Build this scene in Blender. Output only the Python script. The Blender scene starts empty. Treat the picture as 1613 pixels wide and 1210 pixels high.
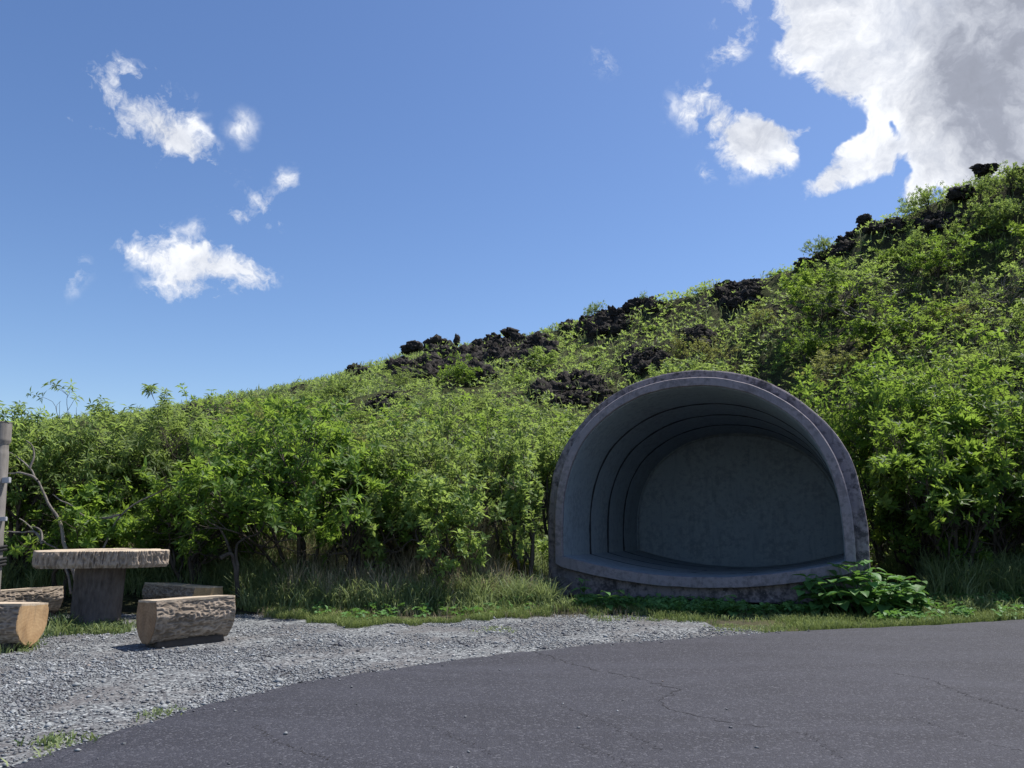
import bpy, math, random
import numpy as np
from mathutils import Vector, Matrix

random.seed(7)
RNG = np.random.default_rng(11)
scn = bpy.context.scene
COL = scn.collection

# ------------------------------------------------------------------ camera
F_PX, PITCH, CAM_H = 1218.0, math.radians(10.15), 1.1
cam_d = bpy.data.cameras.new('camera')
cam = bpy.data.objects.new('camera', cam_d)
COL.objects.link(cam)
cam.location = (0, 0, CAM_H)
cam.rotation_euler = (math.radians(90) + PITCH, 0, 0)
cam_d.sensor_width = 36.0
cam_d.lens = 36.0 * F_PX / 1613.0
cam_d.clip_start = 0.05
cam_d.clip_end = 2000.0
scn.camera = cam

# ------------------------------------------------------------------ sun, view
SUN_DIR = Vector((0.40, 0.24, 0.885)).normalized()
sun_el = math.asin(SUN_DIR.z)
sun_az = math.atan2(SUN_DIR.x, SUN_DIR.y)
sd = bpy.data.lights.new('sun', 'SUN')
sun = bpy.data.objects.new('sun', sd)
COL.objects.link(sun)
sun.rotation_euler = SUN_DIR.to_track_quat('Z', 'Y').to_euler()
sd.energy = 4.3
sd.angle = math.radians(0.55)
sd.color = (1.0, 0.955, 0.88)
scn.view_settings.view_transform = 'Standard'
scn.view_settings.look = 'None'
scn.view_settings.exposure = 0.65
scn.view_settings.gamma = 1.0
scn.view_settings.use_curve_mapping = False
scn.render.engine = 'CYCLES'
scn.cycles.max_bounces = 7
scn.cycles.transmission_bounces = 4
scn.cycles.diffuse_bounces = 4


# ------------------------------------------------------------------ node helpers
class NT:
    def __init__(s, tree):
        s.t = tree
        s.t.nodes.clear()

    def n(s, kind, **kw):
        nd = s.t.nodes.new(kind)
        for k, v in kw.items():
            if k == 'inp':
                for a, b in v.items():
                    if isinstance(b, bpy.types.NodeSocket):
                        s.t.links.new(b, nd.inputs[a])
                    else:
                        nd.inputs[a].default_value = b
            else:
                setattr(nd, k, v)
        return nd

    def math(s, op, a, b=0.0, c=None, clamp=False):
        d = {0: a, 1: b}
        if c is not None:
            d[2] = c
        nd = s.n('ShaderNodeMath', operation=op, inp=d)
        nd.use_clamp = clamp
        return nd.outputs[0]

    def noise(s, vec, scale, detail=4.0, rough=0.55, dist=0.0):
        d = {'Scale': scale, 'Detail': detail, 'Roughness': rough, 'Distortion': dist}
        if vec is not None:
            d['Vector'] = vec
        return s.n('ShaderNodeTexNoise', inp=d).outputs[0]

    def vor(s, vec, scale, feature='F1', out='Distance'):
        nd = s.n('ShaderNodeTexVoronoi', feature=feature, inp={'Scale': scale, 'Vector': vec})
        return nd.outputs[out]

    def ramp(s, fac, stops):
        nd = s.n('ShaderNodeValToRGB', inp={0: fac})
        el = nd.color_ramp.elements
        while len(el) < len(stops):
            el.new(0.5)
        for e, (p, c) in zip(el, stops):
            e.position = p
            e.color = (c[0], c[1], c[2], 1) if hasattr(c, '__len__') else (c, c, c, 1)
        return nd.outputs[0]

    def mix(s, fac, a, b, mode='MIX'):
        nd = s.n('ShaderNodeMix', data_type='RGBA', blend_type=mode)
        for i, v in ((0, fac), (6, a), (7, b)):
            if isinstance(v, bpy.types.NodeSocket):
                s.t.links.new(v, nd.inputs[i])
            else:
                nd.inputs[i].default_value = v if i == 0 else (v[0], v[1], v[2], 1)
        return nd.outputs[2]

    def mapr(s, v, a, b, c=0.0, d=1.0, smooth=False):
        nd = s.n('ShaderNodeMapRange', inp={0: v, 1: a, 2: b, 3: c, 4: d})
        if smooth:
            nd.interpolation_type = 'SMOOTHSTEP'
        return nd.outputs[0]

    def link(s, a, b):
        s.t.links.new(a, b)


def material(name):
    m = bpy.data.materials.new(name)
    m.use_nodes = True
    return m, NT(m.node_tree)


def finish(t, color, rough=0.9, height=None, dist=0.01, strength=1.0, spec=0.3, trans=None):
    b = t.n('ShaderNodeBsdfPrincipled')
    if isinstance(color, bpy.types.NodeSocket):
        t.link(color, b.inputs['Base Color'])
    else:
        b.inputs['Base Color'].default_value = (*color, 1)
    if isinstance(rough, bpy.types.NodeSocket):
        t.link(rough, b.inputs['Roughness'])
    else:
        b.inputs['Roughness'].default_value = rough
    b.inputs['Specular IOR Level'].default_value = spec
    if height is not None:
        bp = t.n('ShaderNodeBump', inp={'Height': height, 'Distance': dist, 'Strength': strength})
        t.link(bp.outputs[0], b.inputs['Normal'])
    out = b.outputs[0]
    if trans is not None:
        tc, fac = trans
        tr = t.n('ShaderNodeBsdfTranslucent')
        t.link(tc, tr.inputs[0])
        mx = t.n('ShaderNodeMixShader', inp={0: fac, 1: out, 2: tr.outputs[0]})
        out = mx.outputs[0]
    o = t.n('ShaderNodeOutputMaterial')
    t.link(out, o.inputs[0])


# ------------------------------------------------------------------ world: sky and clouds
w = bpy.data.worlds.new('World')
scn.world = w
w.use_nodes = True
t = NT(w.node_tree)
sky = t.n('ShaderNodeTexSky', sky_type='NISHITA')
sky.sun_disc = False
sky.sun_elevation = sun_el
sky.sun_rotation = sun_az
sky.altitude = 300
sky.air_density = 1.0
sky.dust_density = 0.6
sky.ozone_density = 2.6
tc = t.n('ShaderNodeTexCoord')
sep = t.n('ShaderNodeSeparateXYZ', inp={0: tc.outputs['Generated']})
az = t.math('ARCTAN2', sep.outputs[0], sep.outputs[1])
el = t.math('ARCSINE', sep.outputs[2])
warp = t.n('ShaderNodeTexNoise', inp={'Vector': tc.outputs['Generated'], 'Scale': 7.0, 'Detail': 5.0, 'Roughness': 0.6})
wsub = t.n('ShaderNodeVectorMath', operation='SUBTRACT', inp={0: warp.outputs[1], 1: (0.5, 0.5, 0.5)})
azel0 = t.n('ShaderNodeCombineXYZ', inp={0: az, 1: el, 2: 0.0})
azel = t.n('ShaderNodeVectorMath', operation='MULTIPLY_ADD', inp={0: wsub.outputs[0], 1: (0.09, 0.09, 0.0), 2: azel0.outputs[0]}).outputs[0]


def px_azel(u, v):
    a = (u - 806.5) / F_PX
    b = (605 - v) / F_PX
    y = math.cos(PITCH) - b * math.sin(PITCH)
    z = math.sin(PITCH) + b * math.cos(PITCH)
    return math.atan2(a, y), math.atan2(z, math.hypot(a, y))


# cloud banks: azimuth, elevation, half length, half height (radians), tilt, density
CL = [  # (u, v, ru, rv, tilt, dens)
    (225, 175, 115, 52, -0.45, 1.35), (300, 230, 70, 30, -0.5, 0.85), (110, 182, 60, 9, -0.1, 0.6),
    (385, 210, 30, 26, 0.8, 0.5),
    (425, 325, 70, 20, -0.5, 0.55), (452, 285, 26, 22, 0.0, 0.6), (375, 335, 40, 14, -0.3, 0.55), (315, 348, 26, 18, 0, 0.35),
    (310, 405, 110, 38, -0.25, 0.9), (290, 440, 70, 34, 0.3, 0.85), (390, 425, 70, 30, -0.35, 0.7), (135, 437, 24, 26, 0, 0.42),
    (940, 80, 28, 26, -0.9, 0.45), (230, 400, 60, 16, 0.2, 0.5),
    (1140, 200, 100, 36, -0.5, 1.05), (1235, 215, 75, 40, 0.1, 1.0), (1190, 235, 60, 36, 0.3, 0.8), (1115, 265, 18, 14, 0, 0.5),
    (1150, 85, 60, 20, 0.5, 0.7), (1170, 15, 70, 26, 0.3, 0.55),
    (1420, 70, 170, 100, -0.2, 1.25), (1570, 90, 220, 140, -0.2, 1.5), (1760, 120, 260, 190, -0.3, 1.8), (1900, -60, 430, 240, 0, 2.0), (1600, -80, 330, 130, 0, 1.8),
    (1300, 25, 80, 50, 0.2, 1.2), (1245, 5, 50, 30, 0, 0.8), (1320, 110, 75, 55, -0.3, 1.1), (1260, 75, 60, 22, 0.5, 0.9), (1450, 190, 110, 40, -0.1, 1.1), (1600, 205, 140, 60, 0, 1.1),
    (1375, 230, 80, 50, 0.3, 1.15), (1350, 270, 62, 28, 0.1, 1.1), (1290, 283, 34, 22, 0.6, 1.0), (1530, 265, 110, 42, 0.1, 1.05), (1450, 285, 40, 28, 0, 1.1), (1200, 205, 60, 30, 0, 0.5), (1320, 200, 60, 22, 0.35, -2.4), (1405, 205, 30, 16, -0.5, -2.4), (1255, 165, 60, 24, -0.2, -1.2), (1428, 270, 26, 26, 0.5, -1.9), (1270, 250, 24, 20, 0, -0.8), (1480, 300, 30, 16, 0.3, -1.2), (1630, 265, 110, 60, 0, 1.3), (1420, 270, 60, 20, -0.3, 0.7),
]
EXTRA = [(-2.2, 0.5, 0.35, 0.12, 0.2, 1.2), (2.6, 0.35, 0.4, 0.12, -0.1, 1.2), (-1.5, 0.3, 0.3, 0.08, 0.1, 1.0), (1.8, 0.6, 0.5, 0.2, 0.0, 1.6), (-3.0, 0.9, 0.4, 0.2, 0, 1.0)]
tot = None
blobs = []
for (u, v, ru, rv, tl, de) in CL:
    a, e = px_azel(u, v)
    k = math.cos(math.atan((u - 806.5) / F_PX))
    blobs.append((a, e, ru / F_PX * k * 1.25, rv / F_PX * 1.35, tl, de))
blobs += EXTRA
for (a, e, ra, re, tl, de) in blobs:
    mp = t.n('ShaderNodeMapping', vector_type='TEXTURE', inp={'Vector': azel, 'Location': (a, e, 0), 'Rotation': (0, 0, tl), 'Scale': (ra, re, 1)})
    g = t.n('ShaderNodeTexGradient', gradient_type='SPHERICAL', inp={0: mp.outputs[0]})
    tot = t.math('MULTIPLY', g.outputs[1], de) if tot is None else t.math('MULTIPLY_ADD', g.outputs[1], de, tot)
gen = tc.outputs['Generated']
wv = t.n('ShaderNodeVectorMath', operation='MULTIPLY_ADD', inp={0: wsub.outputs[0], 1: (0.12, 0.12, 0.12), 2: gen}).outputs[0]
n1 = t.noise(wv, 12.0, 10.0, 0.65)
n2 = t.noise(wv, 34.0, 9.0, 0.65)
n3 = t.noise(wv, 4.5, 4.0, 0.5)
dens = t.math('MULTIPLY', t.math('MINIMUM', tot, 2.4), 1.3)
dens = t.math('ADD', dens, t.math('MULTIPLY', t.math('SUBTRACT', n1, 0.5), 5.6))
dens = t.math('ADD', dens, t.math('MULTIPLY', t.math('SUBTRACT', n2, 0.5), 2.6))
dens = t.math('ADD', dens, t.math('MULTIPLY', t.math('SUBTRACT', n3, 0.5), 1.4))
dens = t.math('SUBTRACT', dens, 0.42)
mask = t.math('MULTIPLY', t.mapr(dens, 0.0, 1.0, 0, 1, False), t.mapr(tot, 0.0, 0.55, 0, 1, True), clamp=True)
deep = t.mapr(tot, 0.9, 3.4, 0, 1, False)
shn = t.noise(wv, 7.0, 7.0, 0.55)
gray = t.math('MULTIPLY', t.math('MULTIPLY', deep, t.mapr(shn, 0.34, 0.66, 0.2, 1.2)), t.mapr(t.math('ADD', t.math('MULTIPLY', n1, 0.6), t.math('MULTIPLY', n2, 0.4)), 0.36, 0.64, 1.15, 0.55), clamp=True)
puff = t.mapr(t.math('ADD', t.math('MULTIPLY', n1, 0.6), t.math('MULTIPLY', n2, 0.4)), 0.36, 0.62, 0.0, 1.0)
white = t.mix(puff, (0.70, 0.76, 0.90), (1.0, 1.02, 1.06))
ccol = t.mix(gray, white, (0.40, 0.43, 0.52))
skyc = t.n('ShaderNodeHueSaturation', inp={'Hue': 0.507, 'Saturation': 1.14, 'Value': 1.0, 'Color': sky.outputs[0]}).outputs[0]
ccol = t.mix(1.0, ccol, t.n('ShaderNodeCombineColor', inp={i: t.mapr(t.math('ADD', t.math('MULTIPLY', n1, 0.65), t.math('MULTIPLY', n2, 0.35)), 0.34, 0.64, 0.88, 1.14) for i in range(3)}).outputs[0], 'MULTIPLY')
bg1 = t.n('ShaderNodeBackground', inp={0: skyc, 1: 0.093})
bg2 = t.n('ShaderNodeBackground', inp={0: ccol, 1: 0.60})
mx = t.n('ShaderNodeMixShader', inp={0: mask, 1: bg1.outputs[0], 2: bg2.outputs[0]})
wo = t.n('ShaderNodeOutputWorld')
t.link(mx.outputs[0], wo.inputs[0])


# ------------------------------------------------------------------ geometry helpers
def ray(u, v):
    a = (u - 806.5) / F_PX
    b = (605 - v) / F_PX
    return np.array([a, math.cos(PITCH) - b * math.sin(PITCH), math.sin(PITCH) + b * math.cos(PITCH)])


def on_ground(u, v, z=0.0):
    r = ray(u, v)
    k = (z - CAM_H) / r[2]
    return np.array([r[0] * k, r[1] * k, z])


def at_depth(u, v, Y):
    r = ray(u, v)
    k = Y / r[1]
    return np.array([r[0] * k, Y, CAM_H + r[2] * k])


def hash3(ix, iy, iz, seed):
    h = (ix.astype(np.int64) * 374761393 + iy.astype(np.int64) * 668265263 + iz.astype(np.int64) * 2147483647 + seed * 1442695041) & 0xFFFFFFFF
    h = ((h ^ (h >> 13)) * 1274126177) & 0xFFFFFFFF
    h = ((h ^ (h >> 16)) * 2246822519) & 0xFFFFFFFF
    return ((h ^ (h >> 15)) & 0xFFFFFF) / float(0xFFFFFF)


def vnoise(P, seed=0):
    P = np.asarray(P, float)
    i = np.floor(P).astype(np.int64)
    fr = P - i
    fr = fr * fr * (3 - 2 * fr)
    out = 0
    for dx in (0, 1):
        for dy in (0, 1):
            for dz in (0, 1):
                wgt = (fr[:, 0] if dx else 1 - fr[:, 0]) * (fr[:, 1] if dy else 1 - fr[:, 1]) * (fr[:, 2] if dz else 1 - fr[:, 2])
                out = out + wgt * hash3(i[:, 0] + dx, i[:, 1] + dy, i[:, 2] + dz, seed)
    return out


def fbm(P, octv=4, seed=0, gain=0.5):
    P = np.asarray(P, float)
    a, s, o = 1.0, 0.0, 0.0
    for k in range(octv):
        o = o + a * vnoise(P * 2 ** k + 17.3 * k, seed + k)
        s += a
        a *= gain
    return o / s


def mesh_np(name, V, T=None, Q=None, attrs=None, smooth=False):
    """V (n,3); T (m,3) triangles; Q (k,4) quads; attrs {name: per-vertex float}"""
    me = bpy.data.meshes.new(name)
    V = np.asarray(V, np.float32)
    T = np.zeros((0, 3), np.int32) if T is None else np.asarray(T, np.int32)
    Q = np.zeros((0, 4), np.int32) if Q is None else np.asarray(Q, np.int32)
    nl = len(T) * 3 + len(Q) * 4
    me.vertices.add(len(V))
    me.vertices.foreach_set('co', V.ravel())
    me.loops.add(nl)
    me.loops.foreach_set('vertex_index', np.concatenate([T.ravel(), Q.ravel()]))
    me.polygons.add(len(T) + len(Q))
    st = np.concatenate([np.arange(len(T)) * 3, len(T) * 3 + np.arange(len(Q)) * 4]).astype(np.int32)
    me.polygons.foreach_set('loop_start', st)
    if attrs:
        for k, v in attrs.items():
            at = me.attributes.new(k, 'FLOAT', 'POINT')
            at.data.foreach_set('value', np.asarray(v, np.float32))
    me.update(calc_edges=True)
    me.validate()
    if smooth:
        me.polygons.foreach_set('use_smooth', np.ones(len(me.polygons), bool))
    return me


def grid_faces(nu, nv, closed_v=False):
    i = np.arange(nu - 1)[:, None]
    j = np.arange(nv if closed_v else nv - 1)[None, :]
    j2 = (j + 1) % nv
    a = i * nv + j
    return np.stack([a, (i + 1) * nv + j, (i + 1) * nv + j2, i * nv + j2], -1).reshape(-1, 4)


def obj(name, me, mat=None, parent=None, loc=None):
    o = bpy.data.objects.new(name, me)
    COL.objects.link(o)
    if mat is not None and me is not None and len(me.materials) == 0:
        me.materials.append(mat)
    if parent is not None:
        o.parent = parent
    if loc is not None:
        o.location = loc
    return o


def tag(o, label=None, cat=None, group=None, kind=None):
    if label:
        o['label'] = label
    if cat:
        o['category'] = cat
    if group:
        o['group'] = group
    if kind:
        o['kind'] = kind
    return o


def thing(name, label, cat, loc, rz=0.0, group=None):
    o = bpy.data.objects.new(name, None)
    o.empty_display_size = 0.2
    COL.objects.link(o)
    o.location = loc
    o.rotation_euler = (0, 0, rz)
    return tag(o, label, cat, group)


class Tubes:
    """collects tapered tubes along polylines"""
    def __init__(s):
        s.V, s.Q, s.n = [], [], 0

    def add(s, P, R, sides=5):
        P = np.asarray(P, float)
        R = np.asarray(R, float)
        d = np.gradient(P, axis=0)
        d /= np.linalg.norm(d, axis=1, keepdims=True) + 1e-9
        ref = np.array([0.31, 0.17, 0.93]) if abs(d[0][2]) < 0.9 else np.array([0.95, 0.2, 0.1])
        a = np.cross(d, ref)
        a /= np.linalg.norm(a, axis=1, keepdims=True) + 1e-9
        b = np.cross(d, a)
        th = np.linspace(0, 2 * np.pi, sides, endpoint=False)
        V = P[:, None, :] + R[:, None, None] * (np.cos(th)[None, :, None] * a[:, None, :] + np.sin(th)[None, :, None] * b[:, None, :])
        s.V.append(V.reshape(-1, 3))
        s.Q.append(grid_faces(len(P), sides, True) + s.n)
        s.n += len(P) * sides

    def mesh(s, name, smooth=True):
        return mesh_np(name, np.concatenate(s.V), Q=np.concatenate(s.Q), smooth=smooth)


def norm(a):
    return a / (np.linalg.norm(a, axis=-1, keepdims=True) + 1e-9)


# ------------------------------------------------------------------ materials
def leaf_material(name, c_dark, c_light, c_trans, tf=0.47, rough=0.5, spec=0.18):
    m, t = material(name)
    at = t.n('ShaderNodeAttribute', attribute_name='tint')
    oi = t.n('ShaderNodeObjectInfo')
    f = t.math('ADD', at.outputs['Fac'], t.math('MULTIPLY', t.math('SUBTRACT', oi.outputs['Random'], 0.5), 0.35), clamp=True)
    col = t.mix(f, c_dark, c_light)
    col = t.n('ShaderNodeHueSaturation', inp={'Hue': t.math('ADD', 0.5, t.math('MULTIPLY', t.math('SUBTRACT', oi.outputs['Random'], 0.5), 0.03)), 'Saturation': 1.0, 'Value': 1.0, 'Color': col}).outputs[0]
    tcol = t.mix(f, tuple(0.6 * x for x in c_trans), c_trans)
    finish(t, col, rough, spec=spec, trans=(tcol, tf))
    return m


M_LEAF = leaf_material('whorled_leaves', (0.045, 0.088, 0.022), (0.160, 0.265, 0.050), (0.40, 0.58, 0.085))
M_LEAF_P = leaf_material('pale_leaves', (0.068, 0.115, 0.034), (0.215, 0.29, 0.095), (0.42, 0.57, 0.13))
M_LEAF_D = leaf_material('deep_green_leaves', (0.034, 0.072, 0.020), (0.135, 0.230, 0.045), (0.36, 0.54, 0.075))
M_LEAF_Y = leaf_material('olive_leaves', (0.075, 0.085, 0.030), (0.235, 0.245, 0.085), (0.42, 0.46, 0.12))
M_LEAF_B = leaf_material('broad_leaves', (0.06, 0.14, 0.045), (0.15, 0.29, 0.085), (0.22, 0.44, 0.08), 0.3, 0.5)
M_GRASS = leaf_material('grass_blades', (0.060, 0.11, 0.035), (0.33, 0.38, 0.19), (0.34, 0.42, 0.15), 0.38, 0.6, 0.15)
M_GRASS_T = leaf_material('short_turf', (0.075, 0.12, 0.032), (0.29, 0.32, 0.12), (0.28, 0.36, 0.10), 0.3, 0.7, 0.15)
M_DRY = leaf_material('dry_stalks', (0.16, 0.13, 0.08), (0.48, 0.42, 0.29), (0.36, 0.30, 0.18), 0.25, 0.8, 0.1)


def bark_mat(name, c1, c2, scale=14.0, stretch=(1, 1, 0.3), relief=False):
    m, t = material(name)
    tcn = t.n('ShaderNodeTexCoord')
    mp = t.n('ShaderNodeMapping', inp={'Vector': tcn.outputs['Object'], 'Scale': stretch})
    n = t.noise(mp.outputs[0], scale, 6, 0.65)
    g = t.noise(tcn.outputs['Object'], 3.0, 3, 0.5)
    col = t.mix(t.mapr(n, 0.3, 0.7), c1, c2)
    col = t.mix(t.mapr(g, 0.4, 0.65, 0, 0.5), col, tuple(x * 1.4 for x in c2))
    if relief:
        rl = t.n('ShaderNodeAttribute', attribute_name='relief').outputs['Fac']
        col = t.mix(t.mapr(rl, 0.30, 0.75, 0.55, 0.0), col, tuple(x * 0.6 for x in c1))
    finish(t, col, 0.95, n, 0.01, 0.8, 0.1)
    return m


M_BRANCH = bark_mat('shrub_bark', (0.022, 0.018, 0.016), (0.10, 0.085, 0.072), 30)
M_LIMB = bark_mat('grey_limb_bark', (0.06, 0.052, 0.046), (0.24, 0.215, 0.19), 30)
M_LOGBARK = bark_mat('log_bark', (0.17, 0.135, 0.105), (0.37, 0.305, 0.245), 22, (1, 1, 1), True)
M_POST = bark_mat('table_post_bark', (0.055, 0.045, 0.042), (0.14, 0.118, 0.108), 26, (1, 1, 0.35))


def wood_mat(name, c1, c2, rings=True, axis='X'):
    m, t = material(name)
    tcn = t.n('ShaderNodeTexCoord')
    o = tcn.outputs['Object']
    wv = t.n('ShaderNodeTexWave', wave_type='RINGS', rings_direction=axis, inp={'Vector': o, 'Scale': 11.0, 'Distortion': 6.0, 'Detail': 3.0, 'Detail Scale': 1.5})
    n = t.noise(o, 7.0, 5, 0.6, 0.6)
    n2 = t.noise(o, 60.0, 3, 0.6)
    f = t.math('ADD', t.math('MULTIPLY', wv.outputs[1], 0.08), t.math('MULTIPLY', n, 0.95), clamp=True)
    col = t.mix(t.mapr(f, 0.25, 0.8), c1, c2)
    col = t.mix(t.mapr(n2, 0.6, 0.75, 0, 0.35), col, (0.10, 0.07, 0.045))
    sk = t.noise(t.n('ShaderNodeMapping', inp={'Vector': o, 'Scale': (3.0, 9.0, 1.2)}).outputs[0], 3.0, 6, 0.65, 0.5)
    col = t.mix(t.mapr(sk, 0.50, 0.72, 0.0, 0.55), col, (0.15, 0.115, 0.085))
    finish(t, col, 0.8, n2, 0.004, 0.4, 0.2)
    return m


M_CUT = wood_mat('sawn_end_wood', (0.30, 0.175, 0.085), (0.58, 0.40, 0.22))
M_CUT_OLD = wood_mat('weathered_end_wood', (0.17, 0.10, 0.055), (0.42, 0.28, 0.17))
M_TOP = wood_mat('worn_top_wood', (0.38, 0.30, 0.22), (0.60, 0.50, 0.38), axis='Z')
M_DEAD = bark_mat('weathered_timber', (0.09, 0.08, 0.072), (0.26, 0.24, 0.22), 16, (1, 1, 0.12))


def concrete_mat(name, base, dark, pink, stain=1.0):
    m, t = material(name)
    tcn = t.n('ShaderNodeTexCoord')
    o = tcn.outputs['Object']
    n1 = t.noise(o, 2.2, 6, 0.6, 0.4)
    n2 = t.noise(o, 14.0, 6, 0.65)
    n3 = t.noise(o, 90.0, 3, 0.6)
    st = t.n('ShaderNodeMapping', inp={'Vector': o, 'Scale': (5.0, 5.0, 0.7)})
    n4 = t.noise(st.outputs[0], 2.4, 5, 0.6)
    col = t.mix(t.mapr(n1, 0.35, 0.68), base, pink)
    col = t.mix(t.mapr(t.math('MULTIPLY_ADD', n2, 0.6, t.math('MULTIPLY', n1, 0.45)), 0.50, 0.62, 0, 0.75 * stain), col, dark)
    col = t.mix(t.mapr(n4, 0.52, 0.72, 0, 0.55 * stain), col, dark)
    if stain > 1.1:
        oxyz = t.n('ShaderNodeSeparateXYZ', inp={0: o})
        oz = t.math('ADD', oxyz.outputs[2], t.mapr(oxyz.outputs[0], -1.95, -1.5, 0.0, 0.4))
        gr_ = t.math('MULTIPLY', t.mapr(oz, 0.55, 0.15), t.mapr(t.noise(o, 9.0, 6, 0.7), 0.42, 0.52), clamp=True)
        col = t.mix(gr_, col, (0.018, 0.017, 0.018))
        gl = t.math('MULTIPLY', t.mapr(oz, 0.6, 0.2), t.mapr(t.noise(o, 17.0, 6, 0.75), 0.57, 0.64), clamp=True)
        col = t.mix(gl, col, (0.34, 0.33, 0.34))
    sp = t.noise(o, 38.0, 2, 0.5)
    col = t.mix(t.mapr(sp, 0.69, 0.74, 0, 0.55 * stain), col, (0.42, 0.42, 0.42))
    col = t.mix(t.mapr(n3, 0.35, 0.7, 0.0, 0.22), col, tuple(x * 0.5 for x in base))
    h = t.math('ADD', t.math('MULTIPLY', n2, 0.6), t.math('MULTIPLY', n3, 0.35))
    finish(t, col, 0.88, h, 0.008, 0.7, 0.25)
    return m


M_CONC = concrete_mat('weathered_concrete', (0.25, 0.228, 0.248), (0.085, 0.078, 0.086), (0.36, 0.30, 0.31), 0.75)
M_CONC_IN = concrete_mat('inner_concrete', (0.28, 0.325, 0.36), (0.12, 0.14, 0.155), (0.34, 0.38, 0.41), 0.6)
M_CONC_DK = concrete_mat('lichened_concrete', (0.23, 0.205, 0.225), (0.05, 0.046, 0.052), (0.36, 0.295, 0.30), 1.2)

m_, t = material('lava')
tcn = t.n('ShaderNodeTexCoord')
gp = t.n('ShaderNodeNewGeometry').outputs['Position']
n = t.noise(gp, 3.0, 7, 0.7)
n2 = t.noise(gp, 11.0, 5, 0.7)
col = t.mix(t.mapr(n, 0.35, 0.7), (0.016, 0.015, 0.015), (0.068, 0.060, 0.056))
col = t.mix(t.mapr(n2, 0.56, 0.72, 0, 0.7), col, (0.16, 0.13, 0.11))
finish(t, col, 0.95, n2, 0.08, 1.0, 0.15)
M_LAVA = m_

m_, t = material('hill_soil')
gp = t.n('ShaderNodeNewGeometry').outputs['Position']
n = t.noise(gp, 0.5, 6, 0.6)
n2 = t.noise(gp, 4.0, 6, 0.7)
col = t.mix(t.mapr(n, 0.4, 0.6), (0.030, 0.026, 0.020), (0.050, 0.060, 0.022))
col = t.mix(t.mapr(n2, 0.5, 0.7), col, (0.10, 0.095, 0.05))
finish(t, col, 1.0, n2, 0.15, 1.0, 0.1)
M_HILL = m_

m_, t = material('bare_soil')
gp = t.n('ShaderNodeNewGeometry').outputs['Position']
n = t.noise(gp, 0.8, 6, 0.6)
n2 = t.noise(gp, 18.0, 6, 0.7)
col = t.mix(t.mapr(n, 0.4, 0.6), (0.045, 0.038, 0.030), (0.070, 0.075, 0.030))
col = t.mix(t.mapr(n2, 0.45, 0.75), col, (0.13, 0.12, 0.075))
finish(t, col, 1.0, n2, 0.02, 1.0, 0.1)
M_SOIL = m_

m_, t = material('gravel_bed')
gp = t.n('ShaderNodeNewGeometry').outputs['Position']
v1 = t.vor(gp, 42.0, 'F1', 'Color')
v1g = t.n('ShaderNodeSeparateColor', inp={0: v1}).outputs[0]
vd = t.vor(gp, 42.0)
n = t.noise(gp, 1.6, 5, 0.6)
col = t.ramp(v1g, [(0.0, (0.07, 0.072, 0.08)), (0.35, (0.16, 0.17, 0.18)), (0.75, (0.26, 0.28, 0.285)), (1.0, (0.42, 0.43, 0.43))])
col = t.mix(t.mapr(vd, 0.45, 0.75, 0, 0.8), col, (0.06, 0.06, 0.065))
col = t.mix(t.mapr(n, 0.45, 0.62, 0.1, 0.7), col, (0.115, 0.108, 0.108))
finish(t, col, 0.95, t.math('SUBTRACT', 1.0, vd), 0.012, 1.0, 0.2)
M_GRAVEL = m_

m_, t = material('gravel_stone')
at = t.n('ShaderNodeAttribute', attribute_name='tint').outputs['Fac']
n = t.noise(t.n('ShaderNodeNewGeometry').outputs['Position'], 90, 3, 0.6)
col = t.ramp(at, [(0.0, (0.045, 0.042, 0.045)), (0.16, (0.11, 0.11, 0.12)), (0.4, (0.18, 0.188, 0.198)), (0.8, (0.285, 0.30, 0.305)), (0.93, (0.45, 0.47, 0.48)), (1.0, (0.30, 0.24, 0.20))])
col = t.mix(t.mapr(n, 0.35, 0.7, 0, 0.4), col, (0.10, 0.10, 0.11))
finish(t, col, 0.85, spec=0.25)
M_STONE = m_

m_, t = material('asphalt')
gp = t.n('ShaderNodeNewGeometry').outputs['Position']
vc = t.n('ShaderNodeSeparateColor', inp={0: t.vor(gp, 95.0, 'F1', 'Color')}).outputs[0]
vd = t.vor(gp, 95.0)
big = t.noise(gp, 0.9, 6, 0.6, 0.5)
mid = t.noise(gp, 7.0, 6, 0.7)
fine = t.noise(gp, 160.0, 3, 0.6)
col = t.mix(t.mapr(big, 0.3, 0.7), (0.031, 0.032, 0.046), (0.049, 0.050, 0.069))
col = t.mix(t.mapr(vc, 0.0, 1.0, 0.0, 0.65), tuple([0.028, 0.028, 0.036]), col)
col = t.mix(t.mapr(vc, 0.80, 0.97, 0, 0.5), col, (0.16, 0.16, 0.18))
col = t.mix(t.mapr(mid, 0.55, 0.78, 0, 0.35), col, (0.095, 0.095, 0.11))
wear = t.noise(t.n('ShaderNodeMapping', inp={'Vector': gp, 'Rotation': (0, 0, 0.35), 'Scale': (0.35, 1.6, 1.0)}).outputs[0], 1.3, 7, 0.65, 0.8)
col = t.mix(t.mapr(wear, 0.40, 0.66, 0.0, 0.4), col, (0.070, 0.072, 0.092))
col = t.mix(t.mapr(fine, 0.3, 0.7, 0.35, 0.0), col, (0.028, 0.026, 0.03))
h = t.math('ADD', t.math('MULTIPLY', vd, -0.7), t.math('MULTIPLY', fine, 0.5))
finish(t, col, 0.82, h, 0.006, 1.0, 0.35)
M_ASPH = m_


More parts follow.
